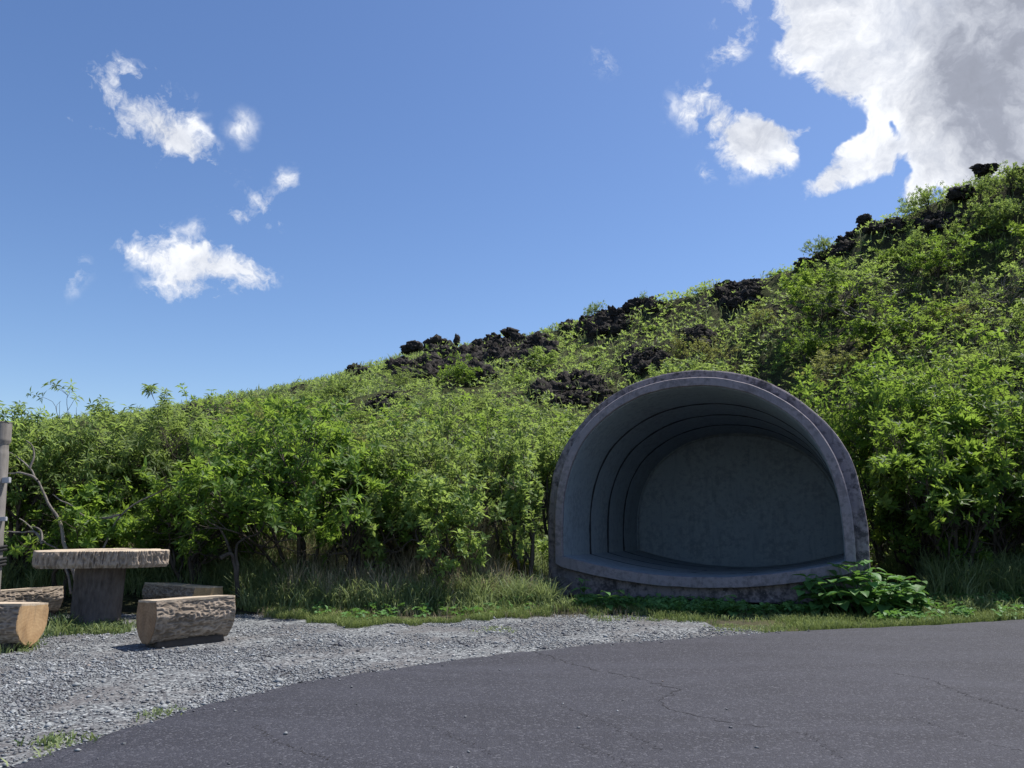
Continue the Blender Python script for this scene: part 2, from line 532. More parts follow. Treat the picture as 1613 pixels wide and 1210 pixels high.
def plain(name, c, rough=0.7, metal=0.0, bumpscale=None):
    m, t = material(name)
    o = t.n('ShaderNodeTexCoord').outputs['Object']
    n = t.noise(o, bumpscale or 30, 4, 0.6)
    col = t.mix(t.mapr(n, 0.35, 0.7, 0, 0.5), c, tuple(x * 0.6 for x in c))
    finish(t, col, rough, n, 0.003, 0.5, 0.3)
    return m


M_JOINT_SHADE = plain('joint_shade_paint', (0.035, 0.037, 0.042), 1.0)  # near-black colour standing in for shade in the ring joints
M_CRACK = plain('crack_fill', (0.034, 0.033, 0.038), 1.0)
M_ROPE = plain('black_rope', (0.02, 0.02, 0.02), 0.8)
M_METAL = plain('dull_bracket', (0.42, 0.42, 0.44), 0.45)
M_BOARD = plain('grey_board', (0.42, 0.42, 0.43), 0.7)
M_MOSS = leaf_material('moss', (0.12, 0.12, 0.02), (0.32, 0.28, 0.05), (0.3, 0.28, 0.04), 0.2, 0.9, 0.1)
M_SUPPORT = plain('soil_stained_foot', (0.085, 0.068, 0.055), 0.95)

# ------------------------------------------------------------------ terrain
CREST = [(-700, 800, 80), (-200, 795, 75), (0, 795, 72), (150, 768, 70), (220, 722, 68), (290, 670, 65), (400, 640, 60), (500, 616, 56), (640, 576, 50), (760, 552, 45),
         (890, 522, 40), (1000, 487, 36), (1110, 462, 33), (1240, 420, 30), (1350, 374, 28), (1430, 346, 27), (1510, 316, 26), (1613, 284, 25), (1800, 225, 24), (2200, 150, 23)]
cr = np.array([at_depth(u, v, Y) for u, v, Y in CREST])


SA = math.radians(24)
SO = on_ground(868, 944)
Tt = np.array([math.cos(SA), -math.sin(SA), 0])
Nn = np.array([-math.sin(SA), -math.cos(SA), 0])
SC = SO + Tt * 2.145                       # middle of the shelter's front


def bank(x, y):
    lx = (x - SC[0]) * Tt[0] + (y - SC[1]) * Tt[1]
    ly = -((x - SC[0]) * Nn[0] + (y - SC[1]) * Nn[1])
    w_ = np.clip(np.maximum(np.abs(lx) - 2.3, -1.1 - ly) / 0.5, 0, 1)
    q = np.clip((y - 9.3) / 2.8, 0, 1)
    n_ = fbm(np.stack([np.ravel(x) * 0.9, np.ravel(y) * 0.9, np.ravel(x) * 0], -1), 2, 88).reshape(np.shape(x))
    return (0.30 + 0.3 * n_) * q * q * (3 - 2 * q) * w_


def hill_h(x, y, rough=True):
    x = np.asarray(x, float)
    y = np.asarray(y, float)
    yc = np.interp(x, cr[:, 0], cr[:, 1])
    hc = np.interp(x, cr[:, 0], cr[:, 2])
    bump = np.clip(1 - np.abs((x - 4.2) / 4.6) ** 4, 0, 1)
    yf = 12.9 + 2.7 * bump
    tt = (y - yf) / (yc - yf)
    tcl = np.clip(tt, 0, None)
    h = hc * np.where(tcl < 0.93, tcl, 0.93 + (1 - np.exp(-(tcl - 0.93) / 0.07)) * 0.07)
    h = np.where(tt > 1.05, h - hc * (tt - 1.05) * 0.25, h)
    if rough:
        P = np.stack([x.ravel(), y.ravel(), np.zeros(x.size)], -1)
        nz = (fbm(P * 0.22, 3, 5) - 0.5) * 1.3 + (fbm(P * 0.9, 3, 9) - 0.5) * 0.55
        h = h + nz.reshape(x.shape) * np.clip(tcl * 5, 0, 1)
    return h + bank(x, y)


def on_hill(u, v):
    """first point of the slope met along a sight line"""
    r = ray(u, v)
    k = np.arange(13.0, 90.0, 0.05) / r[1]
    X, Y, Z = r[0] * k, r[1] * k, CAM_H + r[2] * k
    d = Z - hill_h(X, Y)
    idx = np.where(d < 0)[0]
    if len(idx) == 0:
        i = int(np.argmin(d))
    else:
        i = idx[0]
    return np.array([X[i], Y[i], float(hill_h(X[i:i + 1], Y[i:i + 1])[0])])


# ground sheet with a regular fine centre and coarse border
gx = np.concatenate([[-600, -200, -80], np.linspace(-40, 40, 41), [80, 200, 600]])
gy = np.concatenate([[-600, -200, -60], np.linspace(-20, 90, 56), [200, 600]])
GX, GY = np.meshgrid(gx, gy, indexing='ij')
V = np.stack([GX.ravel(), GY.ravel(), np.zeros(GX.size)], -1)
tag(obj('ground', mesh_np('ground', V, Q=grid_faces(len(gx), len(gy))), M_SOIL), kind='structure')

hx = np.concatenate([np.arange(-60, -20, 0.8), np.arange(-20, 24, 0.3), np.arange(24, 46, 0.8)])
hy = np.concatenate([np.arange(9.1, 13, 0.15), np.arange(13, 45, 0.3), np.arange(45, 110, 0.9)])
HX, HY = np.meshgrid(hx, hy, indexing='ij')
HZ = hill_h(HX, HY)
HZ = np.where(HZ < 0.012, -0.12, HZ)
V = np.stack([HX.ravel(), HY.ravel(), HZ.ravel()], -1)
tag(obj('hill', mesh_np('hill', V, Q=grid_faces(len(hx), len(hy)), smooth=True), M_HILL), kind='structure')


# flat patches
def smooth_line(P, n=160, jit=0.0, seed=3):
    P = np.asarray(P, float)
    s = np.concatenate([[0], np.cumsum(np.linalg.norm(np.diff(P, axis=0), axis=1))])
    q = np.linspace(0, s[-1], n)
    out = np.stack([np.interp(q, s, P[:, i]) for i in range(2)], -1)
    k = np.array([1, 2, 3, 2, 1.0])
    k /= k.sum()
    o2 = out.copy()
    for i in range(2):
        o2[2:-2, i] = np.convolve(out[:, i], k, 'valid')
    if jit:
        nz = fbm(np.stack([q * 6, q * 0, q * 0], -1), 3, seed) - 0.5
        d = norm(np.gradient(o2, axis=0))
        o2 += np.stack([-d[:, 1], d[:, 0]], -1) * nz[:, None] * jit
    return o2


road_edge_px = [(-260, 1330), (40, 1208), (149, 1169), (298, 1122), (372, 1104), (496, 1074), (595, 1061.5), (694, 1046.6), (800, 1033), (951, 1017), (1102, 1007), (1228, 998), (1340, 993), (1455, 988), (1613, 978), (1900, 968)]
re_ = np.array([on_ground(u, v)[:2] for u, v in road_edge_px])
re_ = np.vstack([re_, [[30, 9.6], [60, 9.8]]])
redge = smooth_line(re_, 700, 0.10)
redge[:, 0] = np.maximum.accumulate(redge[:, 0] + np.arange(len(redge)) * 1e-5)
# road: strip from edge to far behind the camera
lo = redge.copy()
lo[:, 1] = -40
ed_in = redge.copy()
V = np.concatenate([np.c_[redge, np.full(len(redge), -0.03)], np.c_[redge, np.full(len(redge), 0.016)], np.c_[redge + [0.0, -0.04], np.full(len(redge), 0.022)], np.c_[lo, np.full(len(lo), 0.022)]])
tag(obj('road', mesh_np('road', V, Q=grid_faces(4, len(redge))), M_ASPH), kind='structure')
ROAD = bpy.data.objects['road']


def is_road(x, y):
    return y < np.interp(x, redge[:, 0], redge[:, 1])


grav_px = [(-500, 905), (-200, 925), (0, 940), (200, 943), (330, 955), (400, 966), (480, 975), (560, 985), (650, 981), (760, 975), (870, 967), (1000, 968), (1120, 984), (1235, 997)]
gv = smooth_line(np.array([on_ground(u, v)[:2] for u, v in grav_px]), 300, 0.55, 8)
gv[:, 0] = np.maximum.accumulate(gv[:, 0] + np.arange(len(gv)) * 1e-5)
lo = gv.copy()
lo[:, 1] = np.minimum(1.5, lo[:, 1] - .1)
V = np.concatenate([np.c_[gv, np.full(len(gv), 0.004)], np.c_[lo, np.full(len(lo), 0.004)]])
tag(obj('gravel_ground', mesh_np('gravel_ground', V, Q=grid_faces(2, len(gv))), M_GRAVEL), kind='structure')


def is_gravel(x, y):
    return (y < np.interp(x, gv[:, 0], gv[:, 1], right=-99)) & ~is_road(x, y)


# loose stones
def octa(Pos, size, tint, flat=0.52):
    n = len(Pos)
    base = np.array([[1, 0, 0], [0, 1, 0], [-1, 0, 0], [0, -1, 0], [0, 0, 1], [0, 0, -1]], float)
    V = base[None] * (1 + RNG.uniform(-0.35, 0.35, (n, 6, 1))) + RNG.uniform(-0.25, 0.25, (n, 6, 3))
    V *= RNG.uniform(0.7, 1.25, (n, 1, 3)) * size[:, None, None]
    V[:, :, 2] *= flat
    th = RNG.uniform(0, 2 * np.pi, n)
    c, s = np.cos(th)[:, None], np.sin(th)[:, None]
    x = V[:, :, 0] * c - V[:, :, 1] * s
    y = V[:, :, 0] * s + V[:, :, 1] * c
    V[:, :, 0], V[:, :, 1] = x, y
    V += Pos[:, None, :]
    F = np.array([[0, 1, 4], [1, 2, 4], [2, 3, 4], [3, 0, 4], [1, 0, 5], [2, 1, 5], [3, 2, 5], [0, 3, 5]])
    T = (F[None] + (np.arange(n) * 6)[:, None, None]).reshape(-1, 3)
    return V.reshape(-1, 3), T, np.repeat(tint, 6)


def gravel_stones():
    u = RNG.uniform(-60, 1280, 190000)
    v = RNG.uniform(930, 1240, 190000)
    rz = np.array([(605 - v) / F_PX * math.cos(PITCH) + math.sin(PITCH)])[0]
    ry = math.cos(PITCH) - (605 - v) / F_PX * math.sin(PITCH)
    k = -CAM_H / rz
    X, Y = (u - 806.5) / F_PX * k, ry * k
    keep = is_gravel(X, Y)
    # a few strays on the road near its edge
    e = np.interp(X, redge[:, 0], redge[:, 1])
    stray = (~keep) & (Y < e) & (RNG.random(len(X)) < 0.10 * np.exp(-(e - Y) / 0.10) + 0.0004)
    sel = keep | stray
    X, Y = X[sel], Y[sel]
    st = stray[sel]
    prob = fbm(np.stack([X * 1.2, Y * 1.2, X * 0], -1), 3, 31)
    kp = (RNG.random(len(X)) < np.clip((prob - 0.36) * 6, 0.10, 1)) | st
    X, Y, st = X[kp], Y[kp], st[kp]
    size = np.clip(RNG.lognormal(math.log(0.0072), 0.46, len(X)), 0.0035, 0.034)
    size[RNG.random(len(X)) < 0.002] *= 2.0
    z = np.where(st, 0.024, 0.006) + size * 0.15
    tint = RNG.random(len(X)) ** 0.9
    tint = np.clip(tint * 0.8 + (fbm(np.stack([X * 3, Y * 3, X * 0], -1), 3, 77) - 0.5) * 0.5 + 0.1, 0, 1)
    V, T, a = octa(np.stack([X, Y, z], -1), size, tint)
    print('stones', len(X))
    tag(obj('gravel', mesh_np('gravel', V, T, attrs={'tint': a}), M_STONE), kind='stuff')


gravel_stones()

# cracks in the asphalt
cracks = [[(838, 1030), (870, 1040), (905, 1052), (955, 1064), (1005, 1074), (1035, 1083), (1068, 1092), (1055, 1103), (1040, 1110), (1050, 1122), (1072, 1128), (1100, 1136), (1150, 1145), (1210, 1153)],
          [(866, 1110), (915, 1131), (960, 1148), (1000, 1170), (1040, 1190)], [(1410, 1066), (1460, 1074), (1520, 1100), (1570, 1115), (1613, 1128)],
          [(400, 1150), (418, 1165), (440, 1178), (470, 1188), (520, 1204)], [(670, 1150), (700, 1158), (740, 1180), (780, 1198)],
          [(1430, 1135), (1500, 1158), (1560, 1180), (1640, 1196)], [(1260, 1160), (1290, 1175), (1330, 1205)], [(910, 1180), (960, 1200), (1000, 1215)]]
for ci, c in enumerate(cracks):
    L = smooth_line([on_ground(u, v)[:2] for u, v in c], 400, 0)
    q = np.arange(len(L)) * 0.16
    nz = fbm(np.stack([q, q * 0 + ci, q * 0], -1), 3, 50, 0.5) - 0.5
    d = norm(np.gradient(L, axis=0))
    nrm = np.stack([-d[:, 1], d[:, 0]], -1)
    L = L + nrm * nz[:, None] * 0.09
    wd = 0.0022 + 0.006 * np.clip(fbm(np.stack([q * 0.8, q * 0 + 9, q * 0], -1), 2, 60 + ci) * 2 - 0.6, 0.0, 1)
    wd *= (0.75 if ci in (0, 2, 3) else 0.42)
    V = np.concatenate([np.c_[L + nrm * wd[:, None], np.full(len(L), 0.0235)], np.c_[L - nrm * wd[:, None], np.full(len(L), 0.0235)]])
    obj('crack', mesh_np('crack', V, Q=grid_faces(2, len(L))), M_CRACK, ROAD)

# ------------------------------------------------------------------ concrete shelter
shelter = thing('concrete_shelter', 'arched grey concrete emergency shelter standing open at the foot of the green slope', 'shelter', (SC[0], SC[1], 0), -SA)


def catmull(P, n):
    P = np.asarray(P, float)
    s = np.concatenate([[0], np.cumsum(np.linalg.norm(np.diff(P, axis=0), axis=1))])
    m = np.gradient(P, s, axis=0)
    q = np.linspace(0, s[-1], n)
    i = np.clip(np.searchsorted(s, q) - 1, 0, len(s) - 2)
    h = (s[i + 1] - s[i])[:, None]
    u = ((q - s[i]) / h[:, 0])[:, None]
    return (2 * u ** 3 - 3 * u ** 2 + 1) * P[i] + (u ** 3 - 2 * u ** 2 + u) * h * m[i] + (-2 * u ** 3 + 3 * u ** 2) * P[i + 1] + (u ** 3 - u ** 2) * h * m[i + 1]


def profile(half, top, zbot_mid, zbot_end, off=0.0, n=64, nb=40):
    """closed loop: arch from right foot over the crown to left foot, then the sagging bottom back"""
    base = [(1.85, 0.64), (1.85, 1.02), (1.815, 1.48), (1.69, 1.93), (1.48, 2.30), (1.19, 2.575), (0.84, 2.785), (0.44, 2.91), (0, 2.95)]
    A = [(x * half / 1.85, zbot_end + (z - 0.64) * (top - zbot_end) / 2.31) for x, z in base]
    A = A + [(-x, z) for x, z in A[-2::-1]]
    arch = catmull(A, n * 2)
    if off:
        d = norm(np.gradient(arch, axis=0))
        arch = arch + np.stack([d[:, 1], -d[:, 0]], -1) * off
    x0 = arch[-1, 0]
    xs = np.linspace(x0, -x0, nb + 2)[1:-1]
    zend = arch[-1, 1]
    bot = np.stack([xs, zbot_mid + (zend - zbot_mid) * (xs / x0) ** 2], -1)
    return np.concatenate([arch, bot])


def ring3(P, d):
    return np.c_[P[:, 0], np.full(len(P), d), P[:, 1]]


def loft(rings, smooth=False):
    n = len(rings[0])
    return np.concatenate(rings), grid_faces(len(rings), n, True)


def conc(name, V, Q, mat, T=None):
    V = V + (np.stack([fbm(V * 5 + 9 * q, 3, 70 + q) for q in range(3)], -1) - 0.5) * 0.016
    me = mesh_np(name, V, T, Q)
    o = obj(name, me, mat, shelter)
    me.polygons.foreach_set('use_smooth', np.ones(len(me.polygons), bool))
    try:
        me.set_sharp_from_angle(angle=math.radians(28))
    except Exception:
        pass
    return o


YC = -0.30     # collar stands proud of the body face (local y = depth, 0 = body face)
p_in = profile(1.85, 2.95, 0.39, 0.63)
p_co = profile(1.85, 2.95, 0.39, 0.63, 0.118)
# collar bottom: sagging lip under the floor
nb = 40
xs = np.linspace(p_co[127, 0], -p_co[127, 0], nb + 2)[1:-1]
co = p_co.copy()
co[128:, 0] = xs
co[128:, 1] = 0.25 + 0.25 * (xs / 1.985) ** 2
co[0, 1] = co[127, 1] = 0.52


def inset(P, k):
    c = np.array([0, 1.5])
    return c + (P - c) * k


rings = [ring3(inset(p_in, 1.03), 0.10), ring3(inset(p_in, 1.03), YC + 0.05), ring3(p_in, YC + 0.05), ring3(p_in, YC + 0.012), ring3(inset(p_in, 1.005), YC), ring3(inset(co, 0.994), YC), ring3(co, YC + 0.014), ring3(inset(co, 1.004), 0.0), ring3(inset(co, 1.004), 0.12)]
V, Q = loft(rings)
conc('collar', V, Q, M_CONC)
# body face and outer shell
BF = -0.17
ob = [(2.125, 0.5), (2.125, 1.15), (2.085, 1.5), (1.995, 1.92), (1.83, 2.24), (1.565, 2.56), (1.235, 2.84), (0.835, 3.05), (0.415, 3.16), (0, 3.195)]
ob = ob + [(-x, z) for x, z in ob[-2::-1]]
oa = catmull(ob, 128)
oa[0, 1] = oa[-1, 1] = 0.075
oxs = np.linspace(-2.125, 2.125, nb + 2)[1:-1]
oo = np.concatenate([oa, np.c_[oxs, np.full(nb, 0.075)]])
rings = [ring3(inset(co, 0.99), -0.07), ring3(inset(co, 0.99), BF), ring3(inset(oo, 0.988), BF), ring3(inset(oo, 0.997), BF + 0.012), ring3(oo, BF + 0.04), ring3(inset(oo, 0.985), 3.7)]
V, Q = loft(rings)
conc('outer_shell', V, Q, M_CONC_DK)
# four liner rings; dark bands over the joints paint in the groove shade
DEP = 3.65
nr = 4
for k in range(nr):
    d0 = 0.0 + k * (DEP - 0.0) / nr
    d1 = 0.0 + (k + 1) * (DEP - 0.0) / nr
    if k == 0:
        d0 = -0.24

    def prof(d, off):
        f = (d + 0.3) / (DEP + 0.3)
        return profile(1.845 - 0.03 * f, 2.945 - 0.24 * f, 0.387 - 0.06 * f, 0.63 - 0.04 * f, off)
    rr = [ring3(prof(d0, 0.075), d0), ring3(prof(d0, 0.0), d0 + 0.001)]
    for q in np.linspace(0.03, 0.97, 7):
        dd = d0 + (d1 - d0) * q
        rr.append(ring3(prof(dd, -0.004), dd))
    rr += [ring3(prof(d1, 0.0), d1 - 0.001), ring3(prof(d1, 0.07), d1)]
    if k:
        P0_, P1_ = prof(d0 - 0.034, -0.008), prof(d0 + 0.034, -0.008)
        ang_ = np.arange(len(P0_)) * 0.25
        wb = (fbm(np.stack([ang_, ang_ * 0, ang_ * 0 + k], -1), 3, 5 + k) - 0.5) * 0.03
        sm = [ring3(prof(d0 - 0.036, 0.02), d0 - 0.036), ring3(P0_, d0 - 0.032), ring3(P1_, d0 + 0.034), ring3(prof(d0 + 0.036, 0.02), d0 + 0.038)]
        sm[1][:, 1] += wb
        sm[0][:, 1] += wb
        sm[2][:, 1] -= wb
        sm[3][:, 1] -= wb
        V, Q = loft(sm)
        conc('joint_shade_band', V, Q, M_JOINT_SHADE)
    V, Q = loft(rr)
    conc('liner_ring', V, Q, M_CONC_IN)
pb = prof(DEP, -0.05)
c0 = pb.mean(0)
rb = [ring3(prof(DEP, 0.06), DEP + 0.03), ring3(prof(DEP, 0.06), DEP), ring3(prof(DEP, -0.02), DEP - 0.0), ring3(prof(DEP, -0.05), DEP - 0.03)]
for q in (0.85, 0.65, 0.4, 0.2, 0.02):
    rb.append(ring3(c0 + (pb - c0) * q, DEP - 0.035))
V, Q = loft(rb)
V = V.copy()
V[:, 1] += 0.0
T = [[(len(rb) - 1) * len(pb) + i, (len(rb) - 1) * len(pb) + (i + 1) % len(pb), len(V)] for i in range(len(pb))]
V = np.vstack([V, [c0[0], DEP - 0.035, c0[1]]])
conc('back_wall', V, Q, M_CONC_IN, np.array(T))


def in_shelter(P, pad=0.12):
    q = P - SC
    lx = q @ Tt
    ly = -(q @ Nn)
    return (np.abs(lx) < 2.17 + pad) & (ly > -0.35 - pad) & (ly < 3.8 + pad) & (P[:, 2] < 3.25 + pad)


def front_of_shelter(P):
    """the clear view into the opening, kept free of branches"""
    q = P - SC
    lx = q @ Tt
    ly = -(q @ Nn)
    return (np.abs(lx) < 2.1) & (ly > -3.0) & (ly <= 0)


# ------------------------------------------------------------------ vegetation
def leaves(P, A, k, L, th=(55, 88), wid=0.36, droop=0.25, tris=4, tint=None, curl=0.12, Ljit=0.3):
    n = len(P)
    A = norm(A)
    ref = np.where(np.abs(A[:, 2:3]) < 0.9, np.array([[0, 0, 1.0]]), np.array([[1.0, 0, 0]]))
    B = norm(np.cross(A, ref))
    C = np.cross(A, B)
    ph = (np.arange(k)[None, :] * 2 * np.pi / k + RNG.uniform(0, 6.28, (n, 1)) + RNG.normal(0, 0.25, (n, k)))[..., None]
    tt = np.radians(RNG.uniform(th[0], th[1], (n, k)))[..., None]
    d = A[:, None] * np.cos(tt) + (B[:, None] * np.cos(ph) + C[:, None] * np.sin(ph)) * np.sin(tt)
    d[..., 2] -= droop * RNG.uniform(0.2, 1.0, (n, k))
    d = norm(d)
    nn_ = A[:, None] - d * np.sum(A[:, None] * d, -1, keepdims=True)
    nn_ = norm(nn_ + RNG.normal(0, 0.18, nn_.shape))
    s = norm(np.cross(d, nn_))
    Lh = (L * RNG.uniform(1 - Ljit, 1 + Ljit, (n, k)))[..., None]
    W = Lh * wid * 0.5 * RNG.uniform(0.8, 1.15, (n, k))[..., None]
    P0 = P[:, None] + d * 0.08 * Lh
    mid = P0 + d * 0.45 * Lh
    up = nn_ * curl * Lh
    tip = P0 + d * Lh - nn_ * Lh * RNG.uniform(0.0, 0.22, (n, k))[..., None]
    l = mid + s * W + up * 0.7
    r = mid - s * W + up * 0.7
    m = n * k
    if tint is None:
        tint = RNG.random(n)
    tv = np.clip(tint[:, None] * 0.7 + RNG.uniform(0, 0.35, (n, k)), 0, 1).ravel()
    if tris == 4:
        c = mid - up * 0.2
        V = np.stack([P0, l, c, r, tip], 2).reshape(-1, 3)
        F = np.array([[0, 2, 1], [0, 3, 2], [1, 2, 4], [2, 3, 4]])
        nv = 5
    else:
        V = np.stack([P0, l, r, tip], 2).reshape(-1, 3)
        F = np.array([[0, 3, 1], [0, 2, 3]])
        nv = 4
    T = (F[None] + (np.arange(m) * nv)[:, None, None]).reshape(-1, 3)
    return V, T, np.repeat(tv, nv)


def grow(seed, stems=6, depth=3, kids=(4, 4, 4), up=0.28, spread=0.9, wander=0.22, len0=1.0, ratio=0.62, lowbare=0.35, lean=(0, 0), ang=(28, 62)):
    """returns list of (polyline, radii) and the twig tips (pos, dir)"""
    rs = np.random.default_rng(seed)
    out, tips = [], []

    def branch(p, d, L, r, lev):
        nseg = 7 if lev == 0 else (5 if lev < depth else 3)
        P = [p]
        for i in range(nseg):
            d = norm(d + rs.normal(0, wander, 3) + np.array([0, 0, up * (0.5 if lev == 0 else 0.35)]))
            P.append(P[-1] + d * L / nseg)
        P = np.array(P)
        r1 = r * (0.45 if lev < depth else 0.5)
        out.append((P, np.linspace(r, r1, len(P)), lev))
        if lev == depth:
            for q in np.linspace(0.45, 1, 3):
                i = q * nseg
                a = int(min(i, nseg - 1))
                pos = P[a] + (P[a + 1] - P[a]) * (i - a)
                tips.append(np.concatenate([pos, norm(d * (0.4 + q * 0.6) + rs.normal(0, 0.35, 3) + [0, 0, 0.25])]))
            return
        nk = kids[lev]
        for j in range(nk):
            q = rs.uniform(lowbare if lev == 0 else 0.2, 1.0) if j else 1.0
            i = q * nseg
            a = int(min(i, nseg - 1))
            pos = P[a] + (P[a + 1] - P[a]) * (i - a)
            dl = norm(P[a + 1] - P[a])
            ax = norm(np.cross(dl, rs.normal(0, 1, 3)))
            an = math.radians(rs.uniform(*ang)) * (0.5 if j == 0 else 1)
            nd = dl * math.cos(an) + ax * math.sin(an)
            nd = norm(nd + np.array([pos[0], pos[1], 0]) * 0.12)
            branch(pos, nd, L * ratio * rs.uniform(0.75, 1.2), r * (1 - 0.5 * q) * 0.62 + 0.001, lev + 1)

    for s in range(stems):
        a = s * 2 * math.pi / stems + rs.uniform(-0.5, 0.5)
        tl = rs.uniform(0.15, spread)
        d = norm(np.array([math.cos(a) * tl + lean[0], math.sin(a) * tl + lean[1], 1.0]))
        branch(np.array([math.cos(a) * 0.06, math.sin(a) * 0.06, -0.05]), d, len0 * rs.uniform(0.8, 1.15), 0.03 * rs.uniform(0.6, 1.1), 0)
    return out, np.array(tips)


STYLE = {
    'whorl': dict(k=7, L=0.098, wid=0.40, droop=0.12, th=(42, 82)),
    'sprig': dict(k=5, L=0.085, wid=0.42, droop=0.12, th=(40, 80)),
    'droop': dict(k=6, L=0.105, wid=0.26, droop=0.45, th=(55, 95)),
    'small': dict(k=5, L=0.075, wid=0.42, droop=0.1, th=(40, 85)),
}


def shrub_meshes(seed, H, W, style, stems=6, kids=(4, 4, 4), tris=4, cull=None, extra=1, rot=0.0, lscale=1.0, lowbare=0.3, sides=5, minr=0.0, D=None, lean=(0, 0), gap=0.42, floor=0.0, lift=1.0):
    br, tips = grow(seed, stems, 3, kids, lowbare=lowbare, lean=lean)
    P = tips[:, :3]
    zr = np.percentile(P[:, 2], 98.5)
    xr = (np.percentile(P[:, 0], 98.5) - np.percentile(P[:, 0], 1.5))
    yr = (np.percentile(P[:, 1], 97) - np.percentile(P[:, 1], 3))
    S = np.array([W / xr, (D or W) / yr, (H - 0.1) / zr])
    def shape(Q):
        Q = Q * S
        if lift != 1.0:
            Q = Q.copy()
            zq = np.clip(Q[:, 2] / H, 0, None)
            Q[:, 2] = np.where(zq < 1, zq ** lift, 1 + (zq - 1) * 0.4) * H
        return Q
    P = shape(P)
    A = tips[:, 3:]
    c, s = math.cos(rot), math.sin(rot)
    rs = np.random.default_rng(seed + 5)
    if extra > 1:
        P = np.concatenate([P] + [P + rs.normal(0, 0.07, P.shape) for _ in range(extra - 1)])
        A = np.concatenate([A] * extra)
    tint = np.clip(0.45 + rs.normal(0, 0.22, len(P)), 0, 1)
    keep = P[:, 2] > 0.12
    clump = fbm(P * 2.1 + seed, 2, seed)
    keep &= clump > gap
    if floor:
        keep &= (P[:, 2] > floor) | (rs.random(len(P)) < 0.12)
    if cull is not None:
        keep &= cull(P)
    P, A, tint = P[keep], A[keep], tint[keep]
    st = dict(STYLE[style])
    st['L'] *= lscale
    k = st.pop('k')
    V, T, a = leaves(P, A, k, st.pop('L'), tris=tris, tint=tint, **st)
    crown = mesh_np('crown', V, T, attrs={'tint': a})
    tb = Tubes()
    for (Q_, R_, lev) in br:
        if lev == 3 and minr > 0:
            continue
        QQ = shape(Q_)
        if cull is not None and not cull(QQ).all():
            continue
        tb.add(QQ, R_ * (1.0 + 0.15 * H), sides if lev < 2 else 3)
    trunk = tb.mesh('trunk')
    return crown, trunk


def leafmat(style, k=0):
    return {'whorl': M_LEAF, 'sprig': M_LEAF_P, 'droop': M_LEAF_P, 'small': M_LEAF}[style]


def hero_shrub(u, vtop, Y, wpx, style, seed, label, name='shrub', mat=None, base=None, kids=(4, 4, 4), stems=7, extra=1, lscale=1.0, lowbare=0.3, D=None, lean=(0, 0), group=None, gap=0.42, floor=0.50, lift=0.82):
    top = at_depth(u, vtop, Y)
    x = top[0]
    z0 = max(0.0, float(hill_h(np.array([x]), np.array([Y]))[0])) if base is None else base
    H = top[2] - z0
    W = wpx / F_PX * Y

    def cull(P):
        G = P + np.array([x, Y, z0])
        return ~in_shelter(G) & ~front_of_shelter(G)
    cm, tm = shrub_meshes(seed, H, W, style, stems, kids, 4, cull, extra, lscale=lscale, lowbare=lowbare, D=D, lean=lean, gap=gap, floor=floor, lift=lift)
    r = thing(name, label, 'shrub', (x, Y, z0 - 0.02), 0, group)
    obj('crown', cm, mat or leafmat(style), r)
    obj('trunk', tm, M_BRANCH, r)
    return r


